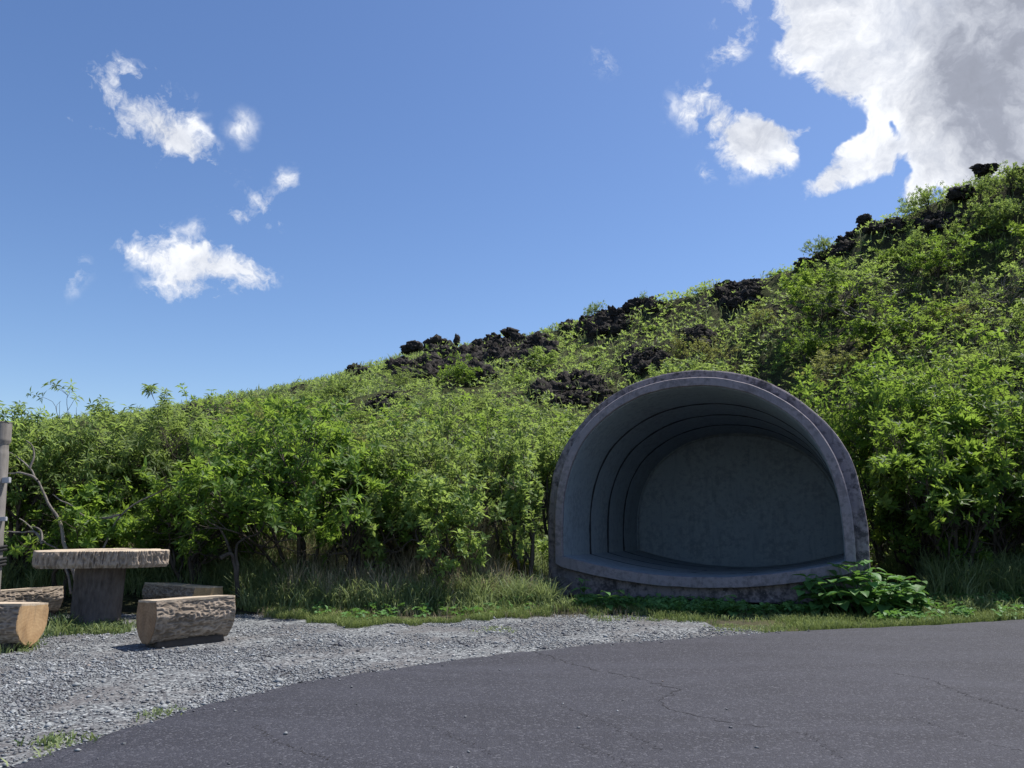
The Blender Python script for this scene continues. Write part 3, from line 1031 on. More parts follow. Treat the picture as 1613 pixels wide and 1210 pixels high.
G1 = 'shrubs lining the foot of the slope'
heroes = [
    (58, 636, 10.6, 190, 'droop', 101, 'airy shrub at the far left rising just right of the wooden post', dict(stems=7, lowbare=0.45, kids=(5, 4, 4))),
    (-90, 680, 10.2, 230, 'droop', 102, 'shrub cut off by the left edge of the view, behind the wooden post', {}),
    (186, 630, 11.4, 190, 'droop', 103, 'tall thin-leaved shrub straight behind the slab table', dict(stems=7, kids=(5, 4, 4))),
    (274, 626, 12.3, 170, 'droop', 104, 'pale thin-leaved shrub reaching into the sky to the right of the table', dict(kids=(5, 4, 4))),
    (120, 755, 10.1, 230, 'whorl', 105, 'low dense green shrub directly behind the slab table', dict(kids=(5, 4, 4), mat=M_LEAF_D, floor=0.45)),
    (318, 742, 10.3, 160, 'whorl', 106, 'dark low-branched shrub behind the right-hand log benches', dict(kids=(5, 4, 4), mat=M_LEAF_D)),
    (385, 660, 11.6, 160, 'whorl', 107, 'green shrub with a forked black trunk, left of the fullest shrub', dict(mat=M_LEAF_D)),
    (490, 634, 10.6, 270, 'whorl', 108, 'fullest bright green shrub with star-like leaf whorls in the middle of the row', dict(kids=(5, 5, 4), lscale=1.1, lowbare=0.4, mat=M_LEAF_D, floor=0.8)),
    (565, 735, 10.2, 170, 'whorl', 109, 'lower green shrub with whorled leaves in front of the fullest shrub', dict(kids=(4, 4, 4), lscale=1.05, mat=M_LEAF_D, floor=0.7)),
    (640, 690, 10.9, 180, 'sprig', 110, 'light green shrub growing out of dry grass, right of the fullest shrub', {}),
    (715, 655, 11.6, 210, 'sprig', 111, 'pale green many-stemmed shrub above the dry reeds', dict(stems=8)),
    (806, 640, 11.3, 190, 'sprig', 112, 'open shrub on dark crooked stems touching the left side of the shelter', dict(stems=5, lowbare=0.5)),
    (838, 725, 11.0, 120, 'sprig', 121, 'low light green shrub growing against the left wall of the shelter', dict(floor=0.3, lowbare=0.2)),
    (700, 745, 10.3, 150, 'sprig', 122, 'low pale shrub standing in the dry reeds left of the shelter', dict(floor=0.35, lowbare=0.2)),
    (870, 655, 14.5, 160, 'sprig', 113, 'pale green shrub above the left shoulder of the shelter', {}),
    (600, 640, 13.0, 220, 'sprig', 114, 'light shrub seen over the fullest shrub, below the lava cliff', {}),
    (1372, 585, 14.6, 230, 'whorl', 115, 'bright green shrub leaning over the right shoulder of the shelter', dict(mat=M_LEAF, kids=(5, 4, 4))),
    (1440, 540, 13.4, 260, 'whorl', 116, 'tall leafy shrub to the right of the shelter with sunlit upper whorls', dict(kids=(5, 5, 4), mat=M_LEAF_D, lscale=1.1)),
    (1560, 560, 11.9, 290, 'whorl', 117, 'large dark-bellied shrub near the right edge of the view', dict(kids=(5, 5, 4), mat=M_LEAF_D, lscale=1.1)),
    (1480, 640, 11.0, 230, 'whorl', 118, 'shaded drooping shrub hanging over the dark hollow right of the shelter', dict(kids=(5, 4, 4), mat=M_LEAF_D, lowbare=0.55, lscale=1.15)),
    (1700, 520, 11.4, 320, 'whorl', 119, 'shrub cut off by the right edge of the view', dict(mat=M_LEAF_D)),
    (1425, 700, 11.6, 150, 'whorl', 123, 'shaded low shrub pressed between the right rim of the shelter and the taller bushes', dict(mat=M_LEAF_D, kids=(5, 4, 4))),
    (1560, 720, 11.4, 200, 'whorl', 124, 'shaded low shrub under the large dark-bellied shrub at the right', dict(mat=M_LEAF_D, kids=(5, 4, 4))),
    (1600, 460, 14.6, 300, 'small', 120, 'wide open-branched shrub above the large dark one at the right edge', dict(kids=(5, 4, 4))),
]
for (u, vt, Y, wp, stl, sd_, lab, kw) in heroes:
    if u < 830 and Y < 12:
        Y += 0.35
    if stl == 'droop':
        kw = dict(kw, lift=0.68)
    if u > 1350:
        kw = dict(kw, floor=0.25, lift=0.95, lowbare=0.25)
    hero_shrub(u, vt, Y, wp, stl, sd_, lab, group=G1, **kw)

# --- shrubs on the slope
protos = []
for i in range(7):
    stl = ['small', 'sprig', 'small', 'droop', 'whorl', 'sprig', 'small'][i]
    cm, tm = shrub_meshes(300 + i, 1.9, 2.4, stl, stems=6, kids=(4, 4, 3), tris=2, extra=1, lscale=[1.15, 1.3, 0.9, 1.15, 1.2, 0.95, 1.3][i], lowbare=0.15, sides=4, gap=[0.42, 0.46, 0.44, 0.52, 0.42, 0.5, 0.44][i])
    cm.materials.append([M_LEAF, M_LEAF_P, M_LEAF_Y, M_LEAF_P, M_LEAF, M_LEAF_P, M_LEAF_D][i])
    tm.materials.append(M_LIMB if i in (3, 5) else M_BRANCH)
    protos.append((cm, tm))
# coarser ones for the far left of the slope
protos_far = []
for i in range(4):
    cm, tm = shrub_meshes(340 + i, 1.2, 2.2, 'small', stems=5, kids=(4, 3, 3), tris=2, extra=1, lscale=1.9, lowbare=0.1, sides=3, minr=1)
    cm.materials.append([M_LEAF, M_LEAF_P, M_LEAF, M_LEAF_P][i])
    tm.materials.append(M_BRANCH)
    protos_far.append((cm, tm))

# rocky patches (centre and reach in the view), found on the slope itself
ROCKS = [  # u, v, ru, rv, count, size(m), label
    (695, 582, 74, 36, 84, 0.72, 'large black lava cliff breaking through the green slope in the middle of the ridge'),
    (800, 556, 72, 24, 56, 0.6, 'black lava rubble running right from the large cliff'),
    (940, 513, 54, 16, 34, 0.55, 'dark lava ledge just under the skyline left of the shelter top'),
    (1012, 482, 24, 14, 16, 0.5, 'small lava knob on the ridge above the shelter'),
    (900, 615, 60, 22, 40, 0.42, 'lava rubble sloping down to the left shoulder of the shelter'),
    (1015, 568, 32, 20, 26, 0.42, 'lava block pile just above the shelter arch'),
    (1098, 535, 20, 18, 14, 0.4, 'narrow lava seam above the crown of the shelter'),
    (1160, 458, 36, 26, 34, 0.42, 'black lava face at mid slope above the shelter'),
    (1300, 388, 44, 18, 26, 0.42, 'lava ledge on the skyline in the upper right'),
    (1385, 356, 40, 12, 16, 0.36, 'lava ledge rising to the right along the skyline'),
    (1480, 352, 44, 12, 16, 0.34, 'dark lava band under the leafy skyline bush'),
    (610, 638, 30, 10, 9, 0.42, 'low dark rock patch left of the large lava cliff'),
    (560, 588, 24, 7, 8, 0.5, 'grey rock bumps on the left ridge'),
    (318, 654, 28, 5, 7, 0.55, 'rocky knob where the ridge meets the left-hand shrubs'),
    (1500, 590, 20, 10, 5, 0.35, 'rocks in the gap between the right-hand shrubs'),
]


def ico():
    import bmesh
    bm = bmesh.new()
    bmesh.ops.create_icosphere(bm, subdivisions=3, radius=1.0)
    V = np.array([v.co[:] for v in bm.verts])
    T = np.array([[v.index for v in f.verts] for f in bm.faces])
    bm.free()
    bm = bmesh.new()
    bmesh.ops.create_icosphere(bm, subdivisions=4, radius=1.0)
    V2 = np.array([v.co[:] for v in bm.verts])
    T2 = np.array([[v.index for v in f.verts] for f in bm.faces])
    bm.free()
    return (V, T), (V2, T2)


ICO3, ICO4 = ico()


def rock_mesh(seed, hi=False, sx=(1, 1, 1)):
    V, T = ICO4
    n1 = fbm(V * 1.4 + seed * 7.1, 3, seed) - 0.5
    n2 = np.abs(fbm(V * 3.2 + seed * 3.3, 3, seed + 9) - 0.5)
    n3 = fbm(V * 7 + seed, 2, seed + 3) - 0.5
    n4 = fbm(V * 14 + seed, 2, seed + 4) - 0.5
    r = 1 + n1 * 1.3 - n2 * 1.7 + n3 * 0.55 + n4 * 0.30
    W = V * r[:, None] * np.array(sx)
    # chop a few flat planes for a blocky break
    rs = np.random.default_rng(seed)
    for _ in range(5):
        d = norm(rs.normal(0, 1, 3))
        lim = rs.uniform(0.55, 0.8)
        k = W @ d
        W = W - np.where(k > lim, (k - lim) * 0.85, 0)[:, None] * d
    me = mesh_np('rock', W, T)
    me.materials.append(M_LAVA)
    return me


rockm = [rock_mesh(s) for s in range(8)]
rpos = []
for (u, v, ru, rv, cnt, size, lab) in ROCKS:
    c = on_hill(u, v)
    root = thing('lava_outcrop', lab, 'rock outcrop', tuple(c), 0, 'lava outcrops on the slope')
    size *= 0.78
    for i in range(int(cnt * 2.8)):
        a = random.uniform(0, 6.28)
        q = math.sqrt(random.random())
        p = on_hill(u + math.cos(a) * ru * q, v + math.sin(a) * rv * q)
        if abs(p[1] - c[1]) > 9:
            continue
        s = size * random.uniform(0.45, 1.25)
        o = obj('rock', rockm[random.randrange(8)], None, root)
        o.location = tuple(p - c + np.array([0, 0, s * random.uniform(-0.35, 0.22)]))
        o.rotation_euler = (random.uniform(-0.6, 0.6), random.uniform(-0.6, 0.6), random.uniform(0, 6.28))
        o.scale = (s * random.uniform(0.8, 1.3), s * random.uniform(0.8, 1.3), s * random.uniform(0.6, 1.0))
        rpos.append((p[0], p[1], s, p[2] + s * 0.3))
rpos = np.array(rpos)


def proj(x, y, z):
    yy, zz = y, z - CAM_H
    dz = yy * math.cos(PITCH) + zz * math.sin(PITCH)
    du = x / dz
    dv = (-yy * math.sin(PITCH) + zz * math.cos(PITCH)) / dz
    return 806.5 + F_PX * du, 605 - F_PX * dv


ru_, rv_ = proj(rpos[:, 0], rpos[:, 1], rpos[:, 3])


def hides_rock(x, y, h, R, H):
    u, vt = proj(x, y, h + H)
    _, vb = proj(x, y, h)
    m = (rpos[:, 1] > y) & (np.abs(ru_ - u) < R / y * F_PX * 0.9) & (rv_ > vt + 2) & (rv_ < vb + 4)
    return int(m.sum())


# skyline boulders
for (u, v, wpx, seed, sx, lab) in [
    (1551, 268, 17, 21, (1.1, 1, 0.75), 'overhanging black lava boulder perched on the ridge at the upper right'),
    (1556, 285, 8, 23, (0.7, 0.8, 1.2), 'small lava boulder wedged under the overhanging one'),
    (1517, 303, 18, 22, (1.1, 1, 0.75), 'black lava boulder on the ridge below the overhanging one'),
    (803, 524, 12, 24, (1.25, 1, 0.7), 'rounded black boulder alone on the ridge right of the large cliff'),
    (655, 550, 14, 25, (1.2, 1, 0.75), 'rounded boulder on the ridge at the left end of the large cliff'),
    (720, 538, 7, 26, (0.7, 0.8, 1.3), 'small upright rock standing on top of the large cliff'),
    (1362, 343, 13, 27, (1.0, 1, 0.9), 'lava boulder sticking up from the ridge in the upper right'),
    (1604, 272, 14, 28, (1.2, 1, 0.6), 'flat black boulder on the ridge at the right edge'),
]:
    g = on_hill(u, v + wpx * 1.0)
    p = at_depth(u, v, g[1])
    r = wpx / F_PX * g[1]
    me = rock_mesh(seed, True, sx)
    o = obj('lava_boulder', me, M_LAVA)
    zb = min(p[2], g[2] + r * 1.6)
    o.location = (p[0], g[1], zb)
    o.scale = (r * 1.15,) * 3
    tag(o, lab, 'boulder', 'lava boulders on the ridge')

# scatter shrubs over the slope (poisson-like)
pts = []
cell = {}
rs = np.random.default_rng(5)
cand_x = rs.uniform(-38, 22, 9000)
cand_y = rs.uniform(13.5, 72, 9000)
yc = np.interp(cand_x, cr[:, 0], cr[:, 1])
az_ = cand_x / cand_y
ok = (cand_y < yc + 1.5) & (az_ > -0.74) & (az_ < 0.76)
cand_h = hill_h(cand_x, cand_y)
for x, y, h in zip(cand_x[ok], cand_y[ok], cand_h[ok]):
    if len(pts) >= 300:
        break
    d = math.hypot(x, y)
    sp = 0.80 + 0.036 * d
    if y < 17 and in_shelter(np.array([[x, y, 1.0]]), 0.9)[0]:
        continue
    if x < 2 and y < 15.5:
        sp = 1.4
    if any((x - a) ** 2 + (y - b) ** 2 < sp * sp for a, b, _, _ in pts):
        continue
    if len(rpos) and (((rpos[:, 0] - x) ** 2 + (rpos[:, 1] - y) ** 2) < (0.75 + 0.3) ** 2).any():
        continue
    # the rock faces stand clear of bushes
    big = 1.0
    if hides_rock(x, y, h, 1.0, 1.6) > 1 and rs.random() > 0.22:
        big = 0.45
        if hides_rock(x, y, h, 0.5, 0.7) > 1:
            continue
    pts.append((x, y, h, big))
print('slope shrubs', len(pts))
LAND = [(690, 585, 'the large lava cliff'), (940, 513, 'the lava ledge left of the shelter top'), (1012, 482, 'the small lava knob on the ridge'), (1015, 568, 'the lava blocks above the arch'),
        (1098, 535, 'the narrow lava seam'), (1160, 458, 'the black lava face at mid slope'), (1300, 388, 'the upper skyline ledge'), (1475, 350, 'the lava band in the upper right'),
        (905, 615, 'the rubble left of the shelter'), (600, 640, 'the low rock patch left of the cliff'), (312, 700, 'the rocks over the left-hand shrubs'),
        (1120, 590, 'the crown of the shelter'), (1560, 460, 'the right edge of the view'), (1450, 450, 'the open green slope at the right'), (480, 620, 'the low left ridge'), (100, 690, 'the slab table')]
SKYLINE = [(-300, 760), (-100, 745), (0, 770), (150, 745), (230, 702), (290, 662), (400, 625), (500, 600), (640, 560), (760, 538), (890, 503), (1000, 468), (1110, 443), (1240, 398), (1350, 350),
           (1430, 325), (1510, 300), (1613, 262), (1800, 200)]
slope_labels = {}
for (x, y, h, big) in pts:
    d = math.hypot(x, y)
    far = y > 30
    pi = random.randrange(4 if far else 7)
    cm, tm = (protos_far if far else protos)[pi]
    s = random.uniform(0.6, 1.25) * big
    uu, vv = proj(x, y, h + s * (1.2 if far else 1.9))
    lim = float(np.interp(uu, [q[0] for q in SKYLINE], [q[1] for q in SKYLINE])) - 5
    if vv < lim:
        _, vb = proj(x, y, h)
        s *= max(0.25, (vb - lim) / max(vb - vv, 1))
    if s < 0.28:
        continue
    if y > 0.93 * float(np.interp(x, cr[:, 0], cr[:, 1])):
        s *= 0.62
    if far:
        s *= 0.75
    hue = (['dull green', 'pale yellow-green'] * 2)[pi] if far else ['fresh green', 'pale green', 'olive green', 'narrow-leaved', 'whorl-leaved', 'pale green', 'deep green'][pi]
    size_w = 'low' if s < 0.6 else ('middling' if s < 0.85 else 'tall')
    u_, v_ = proj(x, y, h + 0.6)
    lm = min(LAND, key=lambda q: (q[0] - u_) ** 2 + (q[1] - v_) ** 2)
    du_, dv_ = u_ - lm[0], v_ - lm[1]
    where = ('right of' if du_ > 0 else 'left of') if abs(du_) > abs(dv_) else ('below' if dv_ > 0 else 'above')
    r = thing('slope_shrub', '%s %s shrub %s %s' % (size_w, hue, where, lm[2]), 'shrub', (x, y, h - 0.1), random.uniform(0, 6.28), 'shrubs scattered over the lava slope')
    slope_labels.setdefault(r['label'], []).append((u_, r))
    r.scale = (s * random.uniform(0.9, 1.2), s * random.uniform(0.9, 1.2), s * random.uniform(0.8, 1.0))
    obj('crown', cm, None, r)
    if not far:
        obj('trunk', tm, None, r)
for lab, L_ in slope_labels.items():
    if len(L_) > 1:
        L_.sort(key=lambda q: q[0])
        names = {0: 'leftmost', 1: 'second from left', 2: 'third from left', 3: 'fourth from left', 4: 'fifth from left'}
        for i, (_, r) in enumerate(L_):
            w_ = 'rightmost' if i == len(L_) - 1 else names.get(i, 'inner')
            r['label'] = '%s, %s' % (lab, w_)

# a few skyline bushes the photograph singles out
for (u, v, sz, lab) in [(1302, 372, 0.75, 'thin light bush standing up from the ridge in the upper right'), (1465, 318, 0.9, 'leafy bush on the ridge left of the upper right boulders'),
                        (940, 478, 0.7, 'small spiky bush on the ridge left of the shelter crown'), (1010, 458, 0.6, 'small bush on the ridge above the shelter'),
                        (1545, 300, 0.7, 'bush directly below the overhanging boulder'), (1590, 285, 0.8, 'bush at the right edge just under the skyline boulder'), (1600, 340, 0.9, 'bush at the right edge well below the skyline'),
                        (1545, 350, 0.9, 'bush on the steep slope below the upper right boulders'), (1500, 378, 0.8, 'bush just below the dark lava band at the upper right'), (1440, 388, 0.8, 'bush beneath the upper skyline lava ledge')]:
    g = on_hill(u, v + 22)
    r = thing('ridge_bush', lab, 'shrub', (g[0], g[1], g[2] - 0.1), random.uniform(0, 6), 'bushes on the skyline')
    r.scale = (sz * 0.6, sz * 0.6, sz * 0.8)
    cm, tm = protos[1]
    obj('crown', cm, None, r)
    obj('trunk', tm, None, r)


# --- undergrowth over the slope
def undergrowth():
    n = 60000
    rs = np.random.default_rng(8)
    u = rs.uniform(-0.72, 0.74, n)
    d = 13 + 60 * rs.random(n) ** 1.7
    x, y = u * d, d
    yc = np.interp(x, cr[:, 0], cr[:, 1])
    P = np.stack([x, y, x * 0], -1)
    dens = fbm(P * 0.45, 3, 91)
    k = (y < yc + 2) & (rs.random(n) < np.clip((dens - 0.30) * 4, 0.3, 1))
    h = hill_h(x, y)
    k &= (h > 0.05)
    dr = np.ones(n, bool)
    for a, b, s, _ in rpos:
        dr &= ((x - a) ** 2 + (y - b) ** 2) > (s * 0.5) ** 2
    k &= dr
    x, y, h = x[k], y[k], h[k]
    P = np.stack([x, y, h + rs.uniform(0, 0.35, len(x))], -1)
    keep = ~in_shelter(P, 0.3)
    P = P[keep]
    sz = 0.050 + 0.0020 * P[:, 1]
    A = np.c_[rs.normal(0, 0.3, len(P)), rs.normal(0, 0.3, len(P)) - 0.2, np.ones(len(P))]
    out = []
    nv = 0
    Vs, Ts, As = [], [], []
    for lo_, hi_ in ((13, 20), (20, 32), (32, 50), (50, 80)):
        m = (P[:, 1] >= lo_) & (P[:, 1] < hi_)
        if m.any():
            V, T, a = leaves(P[m], A[m], 4, float(sz[m].mean()) * 1.3, (30, 85), 0.45, 0.1, 2)
            Vs.append(V)
            Ts.append(T + nv)
            As.append(a)
            nv += len(V)
    tag(obj('undergrowth', mesh_np('undergrowth', np.concatenate(Vs), np.concatenate(Ts), attrs={'tint': np.concatenate(As)}), M_LEAF_P), kind='stuff')


undergrowth()


def blades(P, L, W, lean=0.5, tint=None, dirv=None, bend=0.6):
    n = len(P)
    th = RNG.uniform(0, 2 * np.pi, n)
    d = np.stack([np.cos(th), np.sin(th), th * 0], -1)
    if dirv is not None:
        d = norm(d + dirv)
    s = np.stack([-d[:, 1], d[:, 0], th * 0], -1)
    tw = RNG.uniform(0, 2 * np.pi, n)
    s = norm(s + 0.0 * s)
    # let blades face every way
    s = np.stack([np.cos(tw), np.sin(tw), tw * 0], -1)
    L = np.asarray(L)[:, None] * np.ones((n, 1))
    W = np.asarray(W).reshape(-1, 1) * np.ones((n, 1))
    le = RNG.uniform(0.1, 1.0, (n, 1)) * lean
    z = np.array([[0, 0, 1.0]])
    p1 = P + (z * 0.5 + d * le * 0.25) * L
    p2 = P + (z * (0.86 - 0.2 * le * bend) + d * le * 0.7) * L
    p3 = P + (z * (1.0 - 0.62 * le * bend) + d * le * 1.15) * L
    V = np.stack([P - s * W, P + s * W, p1 - s * W * 0.9, p1 + s * W * 0.9, p2 - s * W * 0.6, p2 + s * W * 0.6, p3], 1).reshape(-1, 3)
    F = np.array([[0, 1, 3], [0, 3, 2], [2, 3, 5], [2, 5, 4], [4, 5, 6]])
    T = (F[None] + (np.arange(n) * 7)[:, None, None]).reshape(-1, 3)
    if tint is None:
        tint = RNG.random(n)
    return V, T, np.repeat(tint, 7)


def px_scatter(n, u0, u1, v0, v1):
    u = RNG.uniform(u0, u1, n)
    v = RNG.uniform(v0, v1, n)
    rz = (605 - v) / F_PX * math.cos(PITCH) + math.sin(PITCH)
    ry = math.cos(PITCH) - (605 - v) / F_PX * math.sin(PITCH)
    k = -CAM_H / rz
    return (u - 806.5) / F_PX * k, ry * k


def clear(x, y, pad=0.05):
    return ~in_shelter(np.stack([x, y, np.full(x.shape, 0.3)], -1), pad)


# short turf along the verge
gv_far = gv
X = RNG.uniform(-11, 9.5, 150000)
ed = np.interp(X, gv[:, 0], gv[:, 1])
ed = np.where(X > gv[-1, 0], np.interp(X, redge[:, 0], redge[:, 1]), ed)
off = RNG.exponential(0.55, len(X)) - 0.12
Y = ed + off - 0.06
nz = fbm(np.stack([X * 1.6, Y * 1.6, X * 0], -1), 3, 41)
k = clear(X, Y) & ~is_road(X, Y) & (nz > 0.31) & (off > -0.12)
sh = (X > 0.6) & (X < 3.0)
k &= ~(sh & (RNG.random(len(X)) < 0.75))
X, Y, nz = X[k][:75000], Y[k][:75000], nz[k][:75000]
L = RNG.uniform(0.03, 0.085, len(X)) * (0.7 + nz)
V, T, a = blades(np.stack([X, Y, hill_h(X, Y)], -1), L, 0.0028, 0.9, np.clip(RNG.normal(0.45, 0.25, len(X)), 0, 1))
tag(obj('verge_turf', mesh_np('verge_turf', V, T, attrs={'tint': a}), M_GRASS_T), kind='stuff')


def tufts(name, mat, regions, lean=1.0, w=0.0055):
    Vs, Ts, As, nv = [], [], [], 0
    for (u0, u1, v0, v1, nt, per, Lm, tm) in regions:
        x, y = px_scatter(nt, u0, u1, v0, v1)
        kk = clear(x, y, 0.1) & ~is_road(x, y)
        x, y = x[kk], y[kk]
        cx = np.repeat(x, per) + RNG.normal(0, 0.045, len(x) * per)
        cy = np.repeat(y, per) + RNG.normal(0, 0.045, len(x) * per)
        L = np.repeat(RNG.uniform(0.5, 1.35, len(x)), per) * RNG.uniform(0.4, 1.15, len(cx)) * Lm
        tn = np.clip(np.repeat(RNG.normal(tm, 0.28, len(x)), per) + RNG.normal(0, 0.15, len(cx)), 0, 1)
        V, T, a = blades(np.stack([cx, cy, hill_h(cx, cy) - 0.01], -1), L, w * RNG.uniform(0.6, 1.3, len(cx)), lean, tn)
        Vs.append(V)
        Ts.append(T + nv)
        As.append(a)
        nv += len(V)
    tag(obj(name, mesh_np(name, np.concatenate(Vs), np.concatenate(Ts), attrs={'tint': np.concatenate(As)}), mat), kind='stuff')


tufts('long_grass', M_GRASS, [
    (-40, 420, 943, 958, 420, 26, 0.38, 0.45), (380, 870, 945, 966, 620, 28, 0.34, 0.45), (-40, 900, 928, 950, 500, 26, 0.42, 0.35),
    (440, 680, 950, 968, 200, 30, 0.34, 0.8), (560, 900, 950, 970, 260, 26, 0.18, 0.55), (200, 330, 938, 952, 120, 28, 0.40, 0.5),
    (-30, 60, 1000, 1030, 70, 26, 0.09, 0.5), (110, 205, 985, 1000, 90, 22, 0.10, 0.3), (70, 120, 985, 1003, 30, 22, 0.16, 0.15),
    (1460, 1680, 935, 962, 330, 28, 0.42, 0.30), (1380, 1700, 915, 940, 260, 26, 0.42, 0.15), (1440, 1680, 950, 972, 130, 24, 0.16, 0.4), (820, 868, 935, 955, 90, 24, 0.22, 0.3),
    (930, 1260, 962, 980, 140, 16, 0.07, 0.3), (225, 300, 1122, 1135, 10, 14, 0.05, 0.5), (60, 150, 1165, 1200, 26, 14, 0.06, 0.6), (740, 800, 990, 998, 14, 16, 0.04, 0.6),
    (1120, 1250, 985, 996, 60, 14, 0.04, 0.6),
])
tufts('dry_grass', M_DRY, [
    (460, 660, 945, 962, 170, 16, 0.42, 0.75), (560, 800, 940, 956, 260, 16, 0.55, 0.6), (250, 560, 938, 952, 230, 12, 0.5, 0.45), (600, 780, 936, 950, 160, 16, 0.85, 0.65),
    (20, 260, 935, 950, 90, 10, 0.5, 0.4), (640, 730, 935, 945, 90, 22, 1.15, 0.8), (700, 800, 925, 945, 120, 12, 0.7, 0.5), (400, 1000, 960, 976, 260, 7, 0.10, 0.6), (455, 710, 950, 966, 150, 20, 0.42, 0.85), (620, 860, 948, 962, 120, 16, 0.40, 0.8), (380, 480, 950, 964, 40, 14, 0.3, 0.6),
], 0.55, 0.0035)

# moss mound
mm = []
c = on_ground(790, 950)
mz = float(hill_h(np.array([c[0]]), np.array([c[1] + 0.5]))[0]) - 0.05
th = RNG.uniform(0, 6.28, 5000)
q = np.sqrt(RNG.random(5000))
P = np.stack([c[0] + np.cos(th) * q * 0.5, c[1] + 0.5 + np.sin(th) * q * 0.4, 0.24 * (1 - q ** 2) + mz], -1)
V, T, a = leaves(P, np.c_[np.cos(th) * q, np.sin(th) * q, np.ones(5000)], 4, 0.035, (20, 80), 0.4, 0, 2)
tag(obj('moss_mound', mesh_np('moss_mound', V, T, attrs={'tint': a}), M_MOSS), 'yellow moss mound on the ground left of the shelter', 'moss')

# creeping weeds under the shelter lip
X, Y = px_scatter(1500, 900, 1300, 952, 972)
X2, Y2 = px_scatter(700, 1380, 1680, 955, 985)
X, Y = np.r_[X, X2], np.r_[Y, Y2]
nz = fbm(np.stack([X * 2.5, Y * 2.5, X * 0], -1), 2, 71)
X3, Y3 = px_scatter(500, 300, 880, 950, 982)
X, Y = np.r_[X, X3], np.r_[Y, Y3]
nz = fbm(np.stack([X * 2.5, Y * 2.5, X * 0], -1), 2, 71)
k = ~is_road(X, Y) & ~is_gravel(X, Y) & (nz > 0.46)
q_ = np.stack([X, Y, X * 0], -1) - SC
k &= (-(q_ @ Nn) < -0.02) | (np.abs(q_ @ Tt) > 2.3)
P = np.stack([X[k], Y[k], hill_h(X[k], Y[k]) + RNG.uniform(0.02, 0.13, k.sum())], -1)
V, T, a = leaves(P, np.c_[RNG.normal(0, 0.3, (len(P), 2)), np.ones(len(P))], 5, 0.055, (60, 100), 0.75, 0.2, 4)
tag(obj('creeping_weeds', mesh_np('creeping_weeds', V, T, attrs={'tint': a}), M_LEAF_B), kind='stuff')


# broad-leaved plants: every leaf its own part
def leaf_mesh(seed):
    rs = np.random.default_rng(seed)
    n = 7
    s = np.linspace(0, 1, n)
    wdt = np.sin(np.pi * s ** 0.75) ** 0.8 * 0.36 * (1 - 0.25 * s)
    wdt[0] = 0.012
    wdt[-1] = 0.0
    z = -0.30 * s ** 2 + 0.10 * s + rs.normal(0, 0.01, n)
    V = []
    for i in range(n):
        V += [(s[i], -wdt[i], z[i] + 0.25 * wdt[i]), (s[i], -wdt[i] * 0.5, z[i] + 0.10 * wdt[i]), (s[i], 0, z[i] - 0.02), (s[i], wdt[i] * 0.5, z[i] + 0.10 * wdt[i]), (s[i], wdt[i], z[i] + 0.25 * wdt[i])]
    me = mesh_np('leaf', np.array(V), Q=grid_faces(n, 5), attrs={'tint': np.full(len(V), 0.25 + 0.6 * rs.random())}, smooth=True)
    me.materials.append(M_LEAF_B)
    return me


LEAVES = [leaf_mesh(s) for s in range(6)]


def broad_plant(u, v, stems, H, R, leafL, label, seed, per=4):
    rs = np.random.default_rng(seed)
    b = on_ground(u, v)
    root = thing('broad_leaved_plant', label, 'plant', tuple(b), 0, 'broad-leaved plants by the shelter')
    for s in range(stems):
        a = rs.uniform(0, 6.28)
        q = math.sqrt(rs.random()) * R
        top = np.array([math.cos(a) * q, math.sin(a) * q * 0.7, H * (1 - 0.45 * (q / max(R, 0.01)) ** 2) * rs.uniform(0.75, 1.05)])
        b0 = np.array([top[0] * 0.45, top[1] * 0.45, -0.02])
        tb = Tubes()
        tb.add(np.array([b0, b0 * 0.4 + top * 0.6 + [0, 0, 0.02], top]), [0.006, 0.005, 0.003], 5)
        obj('stem', tb.mesh('stem'), M_LEAF_B, root)
        for j in range(per):
            lev = j // 2
            p = b0 + (top - b0) * (1 - 0.27 * lev)
            yaw = a * 0.3 + s + (j % 2) * math.pi + lev * math.pi / 2 + rs.uniform(-0.3, 0.3)
            o = obj('leaf', LEAVES[rs.integers(6)], None, root)
            o.location = tuple(p)
            o.rotation_euler = (rs.uniform(-0.25, 0.25), rs.uniform(-0.45, 0.35), yaw)
            k = leafL * rs.uniform(0.75, 1.2) * (0.8 + 0.2 * lev)
            o.scale = (k, k, k)


broad_plant(1358, 970, 49, 0.64, 0.74, 0.20, 'big bushy broad-leaved plant at the right foot of the shelter', 1, 6)
broad_plant(1440, 974, 9, 0.30, 0.22, 0.14, 'small broad-leaved plant at the road edge right of the big bushy one', 2)
broad_plant(917, 962, 3, 0.42, 0.10, 0.12, 'young leafy weed at the left corner of the shelter lip', 3, 6)
broad_plant(967, 968, 4, 0.36, 0.12, 0.13, 'leafy weed in front of the left end of the shelter lip', 4, 6)
broad_plant(1150, 972, 2, 0.27, 0.07, 0.13, 'single leafy weed under the middle of the shelter lip', 5, 6)
broad_plant(1118, 972, 2, 0.20, 0.08, 0.10, 'smallest leafy weed under the middle of the shelter lip', 6, 4)
broad_plant(1500, 978, 6, 0.16, 0.25, 0.09, 'low pale-leaved weed on the road edge under the long grass', 7)
broad_plant(6, 1022, 4, 0.22, 0.10, 0.13, 'bright weed beside the front log bench at the left edge', 8, 6)
broad_plant(1425, 915, 5, 0.45, 0.25, 0.16, 'dim leafy weed in the dark hollow right of the shelter', 9, 5)


